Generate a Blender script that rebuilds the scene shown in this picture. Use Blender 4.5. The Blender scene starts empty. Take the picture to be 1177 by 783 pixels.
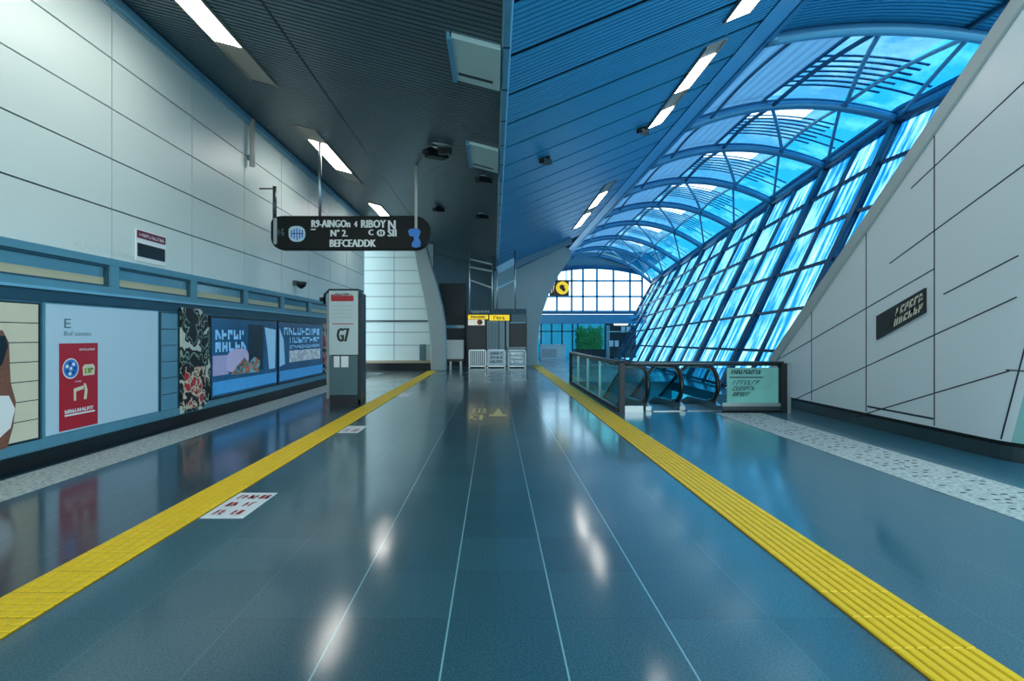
import bpy, bmesh, math, random
from mathutils import Vector, Matrix

random.seed(7)
scene = bpy.context.scene
COL = scene.collection
F, VX, VY, EYE = 612.0, 568.0, 386.0, 1.6     # focal length in pixels, vanishing point, eye height


def P(px, py, Y):
    return Vector(((px - VX) * Y / F, Y, EYE + (VY - py) * Y / F))


def lin(h):
    h = h.lstrip('#')
    out = []
    for i in (0, 2, 4):
        c = int(h[i:i + 2], 16) / 255
        out.append(c / 12.92 if c <= .04045 else ((c + .055) / 1.055) ** 2.4)
    return (*out, 1)


# ------------------------------------------------------------------ materials
class N:
    """small node-tree writer"""
    def __init__(s, name):
        s.m = bpy.data.materials.new(name)
        s.m.use_nodes = True
        s.t = s.m.node_tree
        s.t.nodes.clear()
        s.out = s.t.nodes.new('ShaderNodeOutputMaterial')

    def n(s, typ, **kw):
        nd = s.t.nodes.new('ShaderNode' + typ)
        for k, v in kw.items():
            if k.startswith('i_'):
                nd.inputs[k[2:].replace('_', ' ')].default_value = v
            else:
                setattr(nd, k, v)
        return nd

    def l(s, a, b):
        s.t.links.new(a, b)

    def math(s, op, a, b=None, clamp=False):
        nd = s.n('Math', operation=op, use_clamp=clamp)
        for i, v in enumerate((a, b)):
            if v is None:
                continue
            if isinstance(v, (int, float)):
                nd.inputs[i].default_value = v
            else:
                s.l(v, nd.inputs[i])
        return nd.outputs[0]

    def mix(s, f, a, b, mode='MIX'):
        nd = s.n('Mix', data_type='RGBA', blend_type=mode)
        for sock, v in ((nd.inputs[0], f), (nd.inputs[6], a), (nd.inputs[7], b)):
            if isinstance(v, (int, float)):
                sock.default_value = v
            elif isinstance(v, tuple):
                sock.default_value = v
            else:
                s.l(v, sock)
        return nd.outputs[2]


def mat(name, col, rough=.5, metal=0, var=.10, scale=3.0, bump=0, emit=0, spec=.5, ecol=None, stretch=None):
    w = N(name)
    b = w.n('BsdfPrincipled')
    c = lin(col) if isinstance(col, str) else col
    tc = w.n('TexCoord')
    src = tc.outputs['Object']
    if stretch:
        mp = w.n('Mapping')
        mp.inputs['Scale'].default_value = stretch
        w.l(src, mp.inputs[0])
        src = mp.outputs[0]
    no = w.n('TexNoise', i_Scale=scale, i_Detail=4.0)
    w.l(src, no.inputs['Vector'])
    lo = tuple(x * (1 - var) for x in c[:3]) + (1,)
    hi = tuple(min(1, x * (1 + var)) for x in c[:3]) + (1,)
    w.l(w.mix(no.outputs['Fac'], lo, hi), b.inputs['Base Color'])
    b.inputs['Roughness'].default_value = rough
    b.inputs['Metallic'].default_value = metal
    b.inputs['Specular IOR Level'].default_value = spec
    if bump:
        bp = w.n('Bump', i_Strength=bump, i_Distance=.01)
        w.l(no.outputs['Fac'], bp.inputs['Height'])
        w.l(bp.outputs[0], b.inputs['Normal'])
    if emit:
        b.inputs['Emission Color'].default_value = lin(ecol or col)
        b.inputs['Emission Strength'].default_value = emit
    w.l(b.outputs[0], w.out.inputs[0])
    return w.m


def glass_mat(name, tint, gloss=.08, streak=None, rough=.03, scale=(1, 1, 1), lo=.45, hi=.6, nscale=3.0, refl=.8):
    """sheet glass: tinted see-through plus a mirror share; optional streaks of a second tint"""
    w = N(name)
    tr = w.n('BsdfTransparent')
    if streak:
        tc = w.n('TexCoord')
        mp = w.n('Mapping')
        mp.inputs['Scale'].default_value = scale
        w.l(tc.outputs['Object'], mp.inputs[0])
        no = w.n('TexNoise', i_Scale=nscale, i_Detail=5.0, i_Roughness=.6)
        w.l(mp.outputs[0], no.inputs['Vector'])
        r = w.n('MapRange')
        r.inputs['From Min'].default_value = lo
        r.inputs['From Max'].default_value = hi
        w.l(no.outputs['Fac'], r.inputs['Value'])
        w.l(w.mix(r.outputs[0], lin(tint), lin(streak)), tr.inputs[0])
    else:
        tr.inputs[0].default_value = lin(tint)
    gl = w.n('BsdfGlossy', i_Roughness=rough)
    fr = w.n('Fresnel', i_IOR=1.45)
    ge = w.n('NewGeometry')
    f = w.math('ADD', w.math('MULTIPLY', fr.outputs[0], w.math('SUBTRACT', 1, ge.outputs['Backfacing'])), gloss, True)
    f = w.math('MULTIPLY', f, refl)
    mx = w.n('MixShader')
    w.l(f, mx.inputs[0])
    w.l(tr.outputs[0], mx.inputs[1])
    w.l(gl.outputs[0], mx.inputs[2])
    w.l(mx.outputs[0], w.out.inputs[0])
    return w.m


def floor_material():
    w = N('polished_granite_tiles')
    b = w.n('BsdfPrincipled')
    tc = w.n('TexCoord')
    sx = w.n('SeparateXYZ')
    w.l(tc.outputs['Object'], sx.inputs[0])
    X, Y = sx.outputs[0], sx.outputs[1]
    T = .604
    u = w.math('DIVIDE', w.math('ADD', X, .254 + 40 * T), T)
    v = w.math('DIVIDE', w.math('ADD', Y, 40 * T - 3.01), T)

    def line(s, half):
        fr = w.math('FRACT', w.math('ADD', s, .5))
        d = w.math('ABSOLUTE', w.math('SUBTRACT', fr, .5))
        return w.math('LESS_THAN', d, half / T)
    lx = line(u, .0045)
    ly = line(v, .003)
    cell = w.n('CombineXYZ')
    w.l(w.math('FLOOR', u), cell.inputs[0])
    w.l(w.math('FLOOR', v), cell.inputs[1])
    wn = w.n('TexWhiteNoise', noise_dimensions='2D')
    w.l(cell.outputs[0], wn.inputs['Vector'])
    base = w.mix(wn.outputs['Value'], lin('#2f5a66'), lin('#35636f'))
    # reflected blue painted into tiles past the right tactile line; darker past the left
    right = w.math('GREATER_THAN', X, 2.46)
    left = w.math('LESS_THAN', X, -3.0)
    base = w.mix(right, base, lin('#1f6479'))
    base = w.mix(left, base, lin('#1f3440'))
    sp = w.n('TexNoise', i_Scale=90.0, i_Detail=3.0)
    w.l(tc.outputs['Object'], sp.inputs['Vector'])
    speck = w.n('MapRange')
    speck.inputs['From Min'].default_value = .3
    speck.inputs['From Max'].default_value = .7
    speck.inputs['To Min'].default_value = .55
    speck.inputs['To Max'].default_value = 1.45
    w.l(sp.outputs['Fac'], speck.inputs['Value'])
    cb = w.n('CombineXYZ')
    for i in range(3):
        w.l(speck.outputs[0], cb.inputs[i])
    base = w.mix(1.0, base, cb.outputs[0], 'MULTIPLY')
    big = w.n('TexNoise', i_Scale=.9, i_Detail=5.0)
    w.l(tc.outputs['Object'], big.inputs['Vector'])
    base = w.mix(w.math('MULTIPLY', ly, .35), base, lin('#16343f'))
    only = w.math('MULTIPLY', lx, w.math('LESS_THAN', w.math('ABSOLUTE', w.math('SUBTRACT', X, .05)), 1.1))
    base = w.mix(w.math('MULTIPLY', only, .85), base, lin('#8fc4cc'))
    base = w.mix(w.math('MULTIPLY', w.math('SUBTRACT', lx, only), .3), base, lin('#5b8b95'))
    w.l(base, b.inputs['Base Color'])
    r = w.n('MapRange')
    r.inputs['From Min'].default_value = .3
    r.inputs['From Max'].default_value = .7
    r.inputs['To Min'].default_value = .08
    r.inputs['To Max'].default_value = .17
    w.l(big.outputs['Fac'], r.inputs['Value'])
    w.l(r.outputs[0], b.inputs['Roughness'])
    b.inputs['Specular IOR Level'].default_value = .7
    b.inputs['Coat Weight'].default_value = .5
    b.inputs['Coat Roughness'].default_value = .38
    b.inputs['Coat IOR'].default_value = 1.6
    bp = w.n('Bump', i_Strength=.05, i_Distance=.004)
    w.l(sp.outputs['Fac'], bp.inputs['Height'])
    w.l(bp.outputs[0], b.inputs['Normal'])
    w.l(b.outputs[0], w.out.inputs[0])
    return w.m


def speckle_mat(name, a, b_, scale, lo, hi, rough=.6):
    w = N(name)
    b = w.n('BsdfPrincipled', i_Roughness=rough)
    tc = w.n('TexCoord')
    no = w.n('TexNoise', i_Scale=scale, i_Detail=4.0)
    w.l(tc.outputs['Object'], no.inputs['Vector'])
    r = w.n('MapRange')
    r.inputs['From Min'].default_value = lo
    r.inputs['From Max'].default_value = hi
    w.l(no.outputs['Fac'], r.inputs['Value'])
    w.l(w.mix(r.outputs[0], lin(a), lin(b_)), b.inputs['Base Color'])
    w.l(b.outputs[0], w.out.inputs[0])
    return w.m


def blotch_mat(name, cols, scale, rough=.4, emit=0):
    """printed blotches: voronoi edges and cells in a few inks"""
    w = N(name)
    b = w.n('BsdfPrincipled', i_Roughness=rough)
    tc = w.n('TexCoord')
    no = w.n('TexNoise', i_Scale=scale * .8, i_Detail=3.0)
    w.l(tc.outputs['Object'], no.inputs['Vector'])
    vo = w.n('TexVoronoi', i_Scale=scale)
    w.l(w.mix(.3, tc.outputs['Object'], no.outputs['Color']), vo.inputs['Vector'])
    cr = w.n('ValToRGB')
    cr.color_ramp.interpolation = 'CONSTANT'
    el = cr.color_ramp.elements
    el[0].position, el[0].color = 0, lin(cols[0][1])
    el[1].position, el[1].color = cols[1][0], lin(cols[1][1])
    for p_, c_ in cols[2:]:
        e = el.new(p_)
        e.color = lin(c_)
    w.l(vo.outputs['Distance'], cr.inputs[0])
    w.l(cr.outputs[0], b.inputs['Base Color'])
    if emit:
        w.l(cr.outputs[0], b.inputs['Emission Color'])
        b.inputs['Emission Strength'].default_value = emit
    w.l(b.outputs[0], w.out.inputs[0])
    return w.m


M = {}
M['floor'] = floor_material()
M['panel'] = mat('white_wall_panel', '#cfe0dd', .38, var=.03, scale=.7)
M['panel_right'] = mat('satin_white_cladding', '#d3e0e2', .33, var=.03, scale=.6)
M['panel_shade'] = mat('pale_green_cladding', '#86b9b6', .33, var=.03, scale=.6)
M['joint'] = mat('dark_joint_seal', '#1d3038', .7, var=.1)
M['stone_band'] = speckle_mat('pale_speckled_granite', '#8b9a9c', '#b6c3c0', 22, .38, .55)
M['teal_frame'] = mat('teal_painted_metal', '#5892a6', .4, .15, var=.12, scale=5)
M['teal_dark'] = mat('dark_teal_painted_metal', '#2c5262', .4, .2, var=.15, scale=5)
M['teal_light'] = mat('light_blue_painted_metal', '#79b4cd', .35, .2, var=.1, scale=5)
M['tile_blue'] = mat('blue_glazed_tile', '#5a93ad', .25, var=.12, scale=3)
M['black'] = mat('black_plastic', '#0d1417', .35, var=.2)
M['near_black'] = mat('dark_slate_metal', '#16252b', .4, .2, var=.2)
M['kick'] = mat('black_kickplate', '#0c151a', .3, .3, var=.2)
M['steel'] = mat('brushed_steel', '#aab8bb', .28, .9, var=.12, scale=14, stretch=(1, 1, 12))
M['steel_dark'] = mat('dark_bronze_steel', '#4d5a5f', .3, .8, var=.15, scale=10)
M['slat_grey'] = mat('charcoal_aluminium_slat', '#5d7076', .36, .45, var=.12, scale=1.2)
M['slat_back'] = mat('ceiling_void_lining', '#10191c', .8, var=.1)
M['slat_blue'] = mat('blue_aluminium_slat', '#3498c8', .34, .3, var=.10, scale=1.0)
M['slat_blue_back'] = mat('blue_ceiling_void_lining', '#0d2c42', .8, var=.1)
M['blue_band'] = mat('smooth_blue_edge_band', '#4a97c4', .3, .3, var=.08)
M['beam_blue'] = mat('pale_blue_valley_beam', '#6fb0cf', .3, .2, var=.08)
M['trough'] = mat('beige_light_trough', '#a39a8c', .5, var=.08)
M['lamp'] = mat('lit_white_diffuser', '#fffaf2', .5, var=0, emit=5)
M['hatch'] = mat('pale_green_hatch_panel', '#bcd6d2', .4, var=.06)
M['yellow'] = mat('yellow_tactile_polymer', '#f2c80c', .5, var=.13, scale=9)
M['yellow_groove'] = mat('dark_yellow_base', '#8f7408', .7, var=.25, scale=20)  # base between the raised bars is a darker yellow
M['pale_yellow'] = mat('worn_pale_yellow_paint', '#ddcf8f', .5, var=.3, scale=25)
M['white_print'] = mat('white_print', '#e6eeee', .5, var=.03)
M['cream'] = mat('cream_print', '#d8d6bd', .5, var=.06)
M['red_print'] = mat('red_print', '#b01324', .4, var=.08)
M['orange_red'] = mat('orange_red_print', '#cf4a2c', .5, var=.15, scale=30)
M['blue_print'] = mat('bright_blue_print', '#2f7fd6', .4, var=.08)
M['navy_print'] = mat('navy_print', '#1c4a86', .4, var=.1)
M['green_print'] = mat('lime_print', '#9fc24a', .4, var=.1)
M['pale_poster'] = mat('pale_blue_poster', '#b8d8e8', .28, var=.04, scale=.8)
M['grey_text'] = mat('grey_print', '#4d7687', .5, var=.05)
M['skin_print'] = mat('brown_printed_skin', '#7d5240', .5, var=.35, scale=25)
M['sign_black'] = mat('black_sign_face', '#0a1315', .5, var=.15, spec=.25)
M['screen_blue'] = mat('lit_blue_screen', '#134a74', .2, var=.8, scale=.8, emit=.06, ecol='#1b6aa0')
M['screen_pale'] = mat('lit_pale_screen_graphics', '#86bfe0', .3, var=.3, scale=12, emit=.12)
M['screen_band'] = mat('lit_azure_screen_band', '#3a91cf', .3, var=.3, scale=5, emit=.12)
M['screen_lilac'] = mat('lit_lilac_screen_graphics', '#9ba0cb', .3, var=.15, scale=5, emit=.08)
M['screen_lilac_light'] = mat('lit_pale_lilac_cushion', '#b0aed6', .3, var=.2, scale=3, emit=.08)
M['screen_dark'] = mat('dark_screen_graphics', '#0c2236', .3, var=.3)
M['flower'] = blotch_mat('printed_flower_cluster', [(0, '#c9402c'), (.25, '#d98a4a'), (.4, '#2a4a50'), (.6, '#7fb0bd')], 9, emit=.05)
M['crowd'] = blotch_mat('printed_crowd', [(0, '#17222a'), (.2, '#b5c6d2'), (.42, '#6d8796'), (.55, '#d9e4ea')], 11, emit=.08)
M['statue'] = blotch_mat('printed_dark_foliage', [(0, '#0b1114'), (.3, '#12201d'), (.42, '#8fa89c'), (.48, '#0e1716'), (.64, '#c4cfc4')], 4.6)
M['statue_red'] = blotch_mat('printed_red_and_cream', [(0, '#c02a36'), (.36, '#a51f2c'), (.44, '#cfc6ae'), (.6, '#2a1a1a')], 6.5)
M['kiosk_white'] = mat('pale_grey_laminate', '#b9cfd0', .35, var=.04)
M['kiosk_grey'] = mat('slate_grey_metal', '#4f6b72', .4, .2, var=.06)
M['cabinet'] = mat('off_white_cabinet', '#dcdccf', .45, var=.06)
M['cabinet_tan'] = mat('tan_cabinet_edge', '#a99a82', .5, var=.08)
M['concrete'] = mat('smooth_grey_plaster', '#9bb2b3', .5, var=.07, scale=.8)
M['concrete_light'] = mat('pale_grey_plaster', '#a4b4b2', .5, var=.07, scale=.8)
M['wall_teal'] = mat('teal_plaster', '#6f9cab', .5, var=.08, scale=.8)
M['dark_wall'] = mat('dark_teal_wall', '#42606a', .6, var=.15)
M['dark_opening'] = mat('dark_shutter', '#17272c', .5, var=.2)
M['rib'] = mat('blue_painted_steel_tube', '#5ba0c4', .3, .3, var=.08)
M['rib_dark'] = mat('dark_blue_steel_tube', '#2f6f96', .32, .3, var=.1)
M['rib_pale'] = mat('pale_blue_steel_tube', '#8ec0d8', .3, .35, var=.08)
M['mullion'] = mat('dark_blue_mullion', '#15435e', .35, .4, var=.15)
w = N('translucent_blue_grey_roof_panel')
a_ = w.n('BsdfTranslucent')
a_.inputs[0].default_value = lin('#a3c6dc')
b_ = w.n('BsdfPrincipled', i_Roughness=.35)
b_.inputs['Base Color'].default_value = lin('#a3c6dc')
m_ = w.n('MixShader')
m_.inputs[0].default_value = .3
w.l(a_.outputs[0], m_.inputs[1])
w.l(b_.outputs[0], m_.inputs[2])
w.l(m_.outputs[0], w.out.inputs[0])
M['roof_opaque'] = w.m
M['louvre'] = mat('dark_blue_roof_louvre', '#4a93bb', .4, .2, var=.1)
M['glass_cyan'] = glass_mat('cyan_roof_glass', '#1d89b8', .03, '#4aa6c9', scale=(1, 1, 1), nscale=.8)
M['glass_mid'] = glass_mat('blue_roof_glass', '#3c80a8', .03, '#6a9fbd', nscale=.6)
M['glass_clear'] = glass_mat('clear_skylight_glass', '#f4fbff', .03)
M['glass_wall'] = glass_mat('streaked_blue_facade_glass', '#3fa0c9', .0, '#d6f2fb', scale=(0, 1.9, .22), nscale=3.2, lo=.42, hi=.62, refl=.2)
M['glass_rail'] = glass_mat('green_tinted_railing_glass', '#b5e6e6', .0, refl=.45)
M['glass_rail_milky'] = mat('frosted_green_glass', '#79bdb4', .15, var=.35, scale=1.7)
M['glass_newel'] = glass_mat('turquoise_balustrade_glass', '#86d3dc', .0, refl=.5)
M['glass_store'] = glass_mat('teal_storefront_glass', '#4d97ad', .02)
M['glass_end'] = glass_mat('clear_end_window_glass', '#e6f7ff', .03)
M['win_upper'] = mat('blue_window_glass', '#5b93a8', .12, var=.2, scale=1.2)
M['win_blind'] = mat('cream_window_blind', '#b9ba9c', .5, var=.12, scale=2)
M['leaf'] = mat('green_leaf', '#46b163', .5, var=.5, scale=14)
M['rubber'] = mat('black_handrail_rubber', '#10181b', .28, var=.1)
M['etched'] = mat('dark_etched_lettering', '#1f4a4c', .5, var=.1)
M['sign_yellow'] = mat('lit_yellow_sign', '#e8c51e', .4, var=.05, emit=.35)
M['sign_white'] = mat('lit_white_sign', '#e8e4d2', .4, var=.1, emit=.2)
M['ground'] = mat('pale_outdoor_paving', '#8fb2bd', .8, var=.2, scale=.3)
M['brown_white'] = mat('weathered_white_conduit', '#c7c4bb', .5, var=.25, scale=4, stretch=(1, 1, .5))
M['maroon'] = mat('maroon_print', '#6b1f38', .5, var=.25, scale=30)
M['shop_dark'] = mat('dark_shop_panel', '#13262d', .4, var=.3)
M['counter'] = mat('pale_pink_counter', '#c9c3bd', .5, var=.12)


# ------------------------------------------------------------------ mesh helpers
class MB:
    def __init__(s):
        s.v, s.f, s.mi, s.sm, s.mats = [], [], [], [], []

    def slot(s, m):
        m = M[m]
        if m not in s.mats:
            s.mats.append(m)
        return s.mats.index(m)

    def add(s, verts, faces, m, smooth=False):
        o, k = len(s.v), s.slot(m)
        s.v += [Vector(x) for x in verts]
        for f in faces:
            s.f.append(tuple(i + o for i in f))
            s.mi.append(k)
            s.sm.append(smooth)
        return s

    def box(s, a, b, m):
        x0, y0, z0 = (min(a[i], b[i]) for i in range(3))
        x1, y1, z1 = (max(a[i], b[i]) for i in range(3))
        v = [(x0, y0, z0), (x1, y0, z0), (x1, y1, z0), (x0, y1, z0), (x0, y0, z1), (x1, y0, z1), (x1, y1, z1), (x0, y1, z1)]
        return s.add(v, [(0, 3, 2, 1), (4, 5, 6, 7), (0, 1, 5, 4), (1, 2, 6, 5), (2, 3, 7, 6), (3, 0, 4, 7)], m)

    def hexa(s, lo, hi, m):
        """8 corners: ring lo (4) and ring hi (4)"""
        return s.add(list(lo) + list(hi), [(0, 3, 2, 1), (4, 5, 6, 7), (0, 1, 5, 4), (1, 2, 6, 5), (2, 3, 7, 6), (3, 0, 4, 7)], m)

    def prism(s, pts, off, m):
        n = len(pts)
        off = Vector(off)
        a = [Vector(p) for p in pts]
        v = a + [p + off for p in a]
        fs = [tuple(range(n))[::-1], tuple(range(n, 2 * n))]
        fs += [(i, (i + 1) % n, n + (i + 1) % n, n + i) for i in range(n)]
        return s.add(v, fs, m)

    def bar(s, p, q, w, h, m, up=(0, 0, 1)):
        p, q = Vector(p), Vector(q)
        d = (q - p).normalized()
        u = Vector(up)
        if abs(d.dot(u)) > .97:
            u = Vector((0, 1, 0))
        r = d.cross(u).normalized()
        u = r.cross(d).normalized()
        r, u = r * w / 2, u * h / 2
        return s.hexa([p - r - u, p + r - u, p + r + u, p - r + u], [q - r - u, q + r - u, q + r + u, q - r + u], m)

    def tube(s, pts, r, m, n=8, closed=False, sy=1.0):
        pts = [Vector(p) for p in pts]
        rs = r if isinstance(r, (list, tuple)) else [r] * len(pts)
        N_ = len(pts)
        vs, fs = [], []
        prev = None
        for i, p in enumerate(pts):
            a = pts[(i - 1) % N_] if (closed or i > 0) else p
            b = pts[(i + 1) % N_] if (closed or i < N_ - 1) else p
            d = (b - a).normalized()
            if prev is None:
                u = Vector((0, 0, 1)) if abs(d.z) < .9 else Vector((0, 1, 0))
            else:
                u = prev
            u = (u - d * u.dot(d)).normalized()
            prev = u
            w = d.cross(u)
            for k in range(n):
                t = 2 * math.pi * k / n
                vs.append(p + u * math.cos(t) * rs[i] + w * math.sin(t) * rs[i] * sy)
        for i in range(N_ if closed else N_ - 1):
            j = (i + 1) % N_
            for k in range(n):
                l = (k + 1) % n
                fs.append((i * n + k, i * n + l, j * n + l, j * n + k))
        s.add(vs, fs, m, True)
        if not closed:
            o = len(s.v) - len(vs)
            k = s.slot(m)
            for ring in (range(n), range(n * (N_ - 1), n * N_)):
                s.f.append(tuple(o + q for q in ring))
                s.mi.append(k)
                s.sm.append(False)
        return s

    def cyl(s, p, q, r, m, n=16):
        return s.tube([p, q], r, m, n)

    def disc(s, c, u, v, r, m, thick, n=28, rv=None):
        u, v = Vector(u).normalized(), Vector(v).normalized()
        nrm = u.cross(v)
        pts = [Vector(c) + u * r * math.cos(2 * math.pi * i / n) + v * (rv or r) * math.sin(2 * math.pi * i / n) for i in range(n)]
        return s.prism(pts, nrm * thick, m)

    def build(s, name, parent=None, loc=(0, 0, 0), bevel=0):
        loc = Vector(loc)
        me = bpy.data.meshes.new(name)
        me.from_pydata([tuple(v - loc) for v in s.v], [], s.f)
        for m in s.mats:
            me.materials.append(m)
        me.polygons.foreach_set('material_index', s.mi)
        me.polygons.foreach_set('use_smooth', s.sm)
        me.update()
        bm = bmesh.new()
        bm.from_mesh(me)
        bmesh.ops.recalc_face_normals(bm, faces=bm.faces)
        bm.to_mesh(me)
        bm.free()
        o = bpy.data.objects.new(name, me)
        COL.objects.link(o)
        if parent:
            o.parent = parent
        else:
            o.location = loc
        if bevel:
            b = o.modifiers.new('bevel', 'BEVEL')
            b.width = bevel
            b.segments = 2
            b.limit_method = 'ANGLE'
        return o


def tag(o, label=None, cat=None, group=None, kind=None):
    for k, v in (('label', label), ('category', cat), ('group', group), ('kind', kind)):
        if v:
            o[k] = v
    return o


def thing(name, loc, label, cat, group=None):
    o = bpy.data.objects.new(name, None)
    o.empty_display_size = .2
    COL.objects.link(o)
    o.location = loc
    return tag(o, label, cat, group)


def structure(name, mb, parent=None, loc=(0, 0, 0), **kw):
    o = mb.build(name, parent, loc, **kw)
    if not parent:
        o['kind'] = 'structure'
    return o


def clone(o, parent=None):
    c = o.copy()
    COL.objects.link(c)
    c.parent = parent
    for ch in list(o.children):
        clone(ch, c)
    return c


_txt = {}


def text_verts(t):
    if t not in _txt:
        c = bpy.data.curves.new('t', 'FONT')
        c.body = t
        c.size = 1
        c.resolution_u = 2
        o = bpy.data.objects.new('t', c)
        COL.objects.link(o)
        dg = bpy.context.evaluated_depsgraph_get()
        dg.update()
        me = bpy.data.meshes.new_from_object(o.evaluated_get(dg))
        _txt[t] = ([v.co.copy() for v in me.vertices], [tuple(p.vertices) for p in me.polygons])
        bpy.data.objects.remove(o)
        bpy.data.curves.remove(c)
        bpy.data.meshes.remove(me)
    return _txt[t]


def letter(mb, t, o, u, v, width, height, m):
    """write t in the box at o (lower left), width along u, height along v"""
    vs, fs = text_verts(t)
    x0, x1 = min(p.x for p in vs), max(p.x for p in vs)
    y0, y1 = min(p.y for p in vs), max(p.y for p in vs)
    o, u, v = Vector(o), Vector(u).normalized(), Vector(v)
    v = v.normalized()
    mb.add([o + u * ((p.x - x0) / (x1 - x0) * width) + v * ((p.y - y0) / (y1 - y0) * height) for p in vs], fs, m)


def flat(mb, pts, m):
    mb.add(pts, [tuple(range(len(pts)))], m)


def scrawl(mb, o, u, v, width, height, n, m, seed=1, wt=.16, slant=0):
    """rows of unreadable glyph strokes, as print looks from far off"""
    rnd = random.Random(seed)
    o, u, v = Vector(o), Vector(u).normalized(), Vector(v).normalized()
    cw = width / n

    def seg(x0, y0, x1, y1, t):
        dx, dy = x1 - x0, y1 - y0
        L = math.hypot(dx, dy) or 1
        nx, ny = -dy / L * t / 2, dx / L * t / 2
        q = [(x0 + nx, y0 + ny), (x1 + nx, y1 + ny), (x1 - nx, y1 - ny), (x0 - nx, y0 - ny)]
        flat(mb, [o + u * (a + slant * b) + v * b for a, b in q], m)
    for i in range(n):
        x = i * cw + cw * .08
        w_ = cw * .78
        t = min(height * wt, w_ * .5)
        seg(x + t / 2, 0, x + t / 2, height, t)
        for _ in range(rnd.choice((1, 2, 2, 3))):
            k = rnd.random()
            if k < .6:
                y = rnd.choice((t / 2, height / 2, height - t / 2))
                seg(x + t * .4, y, x + w_, y, t)
            elif k < .85:
                seg(x + w_ - t / 2, rnd.choice((0, height / 2)), x + w_ - t / 2, rnd.choice((height * .55, height)), t)
            else:
                seg(x + t, height * .9, x + w_, height * .1, t)


# ------------------------------------------------------------------ camera, sky
cd = bpy.data.cameras.new('camera')
cd.sensor_width = 36
cd.lens = F / 1177 * 36
cd.shift_x = (588.5 - VX) / 1177
cd.shift_y = -(391.5 - VY) / 1177
cd.clip_end = 400
cam = bpy.data.objects.new('camera', cd)
COL.objects.link(cam)
cam.location = (0, 0, EYE)
cam.rotation_euler = (math.pi / 2, 0, 0)
scene.camera = cam

wd = bpy.data.worlds.new('sky')
scene.world = wd
wd.use_nodes = True
nt = wd.node_tree
bg = nt.nodes['Background']
tc = nt.nodes.new('ShaderNodeTexCoord')
sp = nt.nodes.new('ShaderNodeSeparateXYZ')
nt.links.new(tc.outputs['Generated'], sp.inputs[0])
cr = nt.nodes.new('ShaderNodeValToRGB')
cr.color_ramp.elements[0].position = 0
cr.color_ramp.elements[0].color = lin('#e4f4f6')
cr.color_ramp.elements[1].position = .7
cr.color_ramp.elements[1].color = lin('#bfe4f7')
nt.links.new(sp.outputs[2], cr.inputs[0])
nt.links.new(cr.outputs[0], bg.inputs[0])
bg.inputs[1].default_value = 1.25

scene.view_settings.view_transform = 'Standard'
scene.view_settings.look = 'None'
scene.view_settings.gamma = 1
scene.view_settings.exposure = 1.3
scene.view_settings.use_curve_mapping = False

# ------------------------------------------------------------------ shared dimensions
WL = -5.6          # left wall face
WR = 6.5           # right wall face
XV, ZV = .15, 5.1  # ceiling valley


def zl(x): return ZV + .26 * (XV - x)
def zr(x): return ZV + .41 * (x - XV)


XE = 5.05          # right ceiling edge
YEND = 28.5


def xbase(y): return 6.85 + .07 * (y - 13)


# ------------------------------------------------------------------ floor
WX0, WX1, WY0, WY1 = 2.68, 6.2, 11.25, 18.6       # escalator well
mb = MB()
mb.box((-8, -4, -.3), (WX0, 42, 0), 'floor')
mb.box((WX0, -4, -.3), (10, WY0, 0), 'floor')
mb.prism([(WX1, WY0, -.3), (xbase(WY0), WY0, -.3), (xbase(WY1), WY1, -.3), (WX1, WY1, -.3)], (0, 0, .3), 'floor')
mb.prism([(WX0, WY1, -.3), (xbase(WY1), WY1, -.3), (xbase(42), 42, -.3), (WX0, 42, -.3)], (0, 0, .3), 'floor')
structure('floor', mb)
mb = MB()
mb.box((-60, -40, -5.2), (90, 110, -5), 'ground')
structure('ground', mb, loc=(0, 0, -5))
# lower concourse walls round the well
mb = MB()
mb.box((WX0 - .2, WY0 - .2, -5), (WX0, WY1 + .2, -.3), 'teal_frame')
mb.box((WX0, WY1, -5), (WX1, WY1 + .2, -.3), 'teal_frame')
structure('wall_lower', mb, loc=(WX0, WY0, -5))
for i_, y_ in enumerate((12.6, 15.0, 17.4)):  # strip lights added out of view to brighten the lower level
    t = thing('added_well_light', (WX0, y_, -1.2), ('unseen strip light added on the well wall to brighten the lower level, ' + ('nearest of three', 'middle of three', 'farthest of three')[i_]), 'added light', 'added strip lights in the escalator well')
    MB().box((WX0, y_ - .75, -1.3), (WX0 + .06, y_ + .75, -1.1), 'steel').build('housing', t, t.location)
    MB().box((WX0 + .06, y_ - .7, -1.28), (WX0 + .09, y_ + .7, -1.12), 'lamp').build('diffuser', t, t.location)

# granite border bands
mb = MB()
mb.box((-5.42, -3, 0), (-4.75, 22.9, .006), 'stone_band')
structure('trim_1', mb, loc=(-5.1, 10, 0))
mb = MB()
mb.box((4.55, -3, 0), (5.5, 10.95, .006), 'stone_band')
for i in range(46):
    for k in range(6):
        if random.random() < .5:
            x = 4.75 + k * .12 + random.uniform(-.02, .02)
            y = 3.6 + i * .16 + random.uniform(-.04, .04)
            mb.box((x, y, .006), (x + .05, y + .03, .008), 'near_black')
structure('trim_2', mb, loc=(5, 4, 0))

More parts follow.
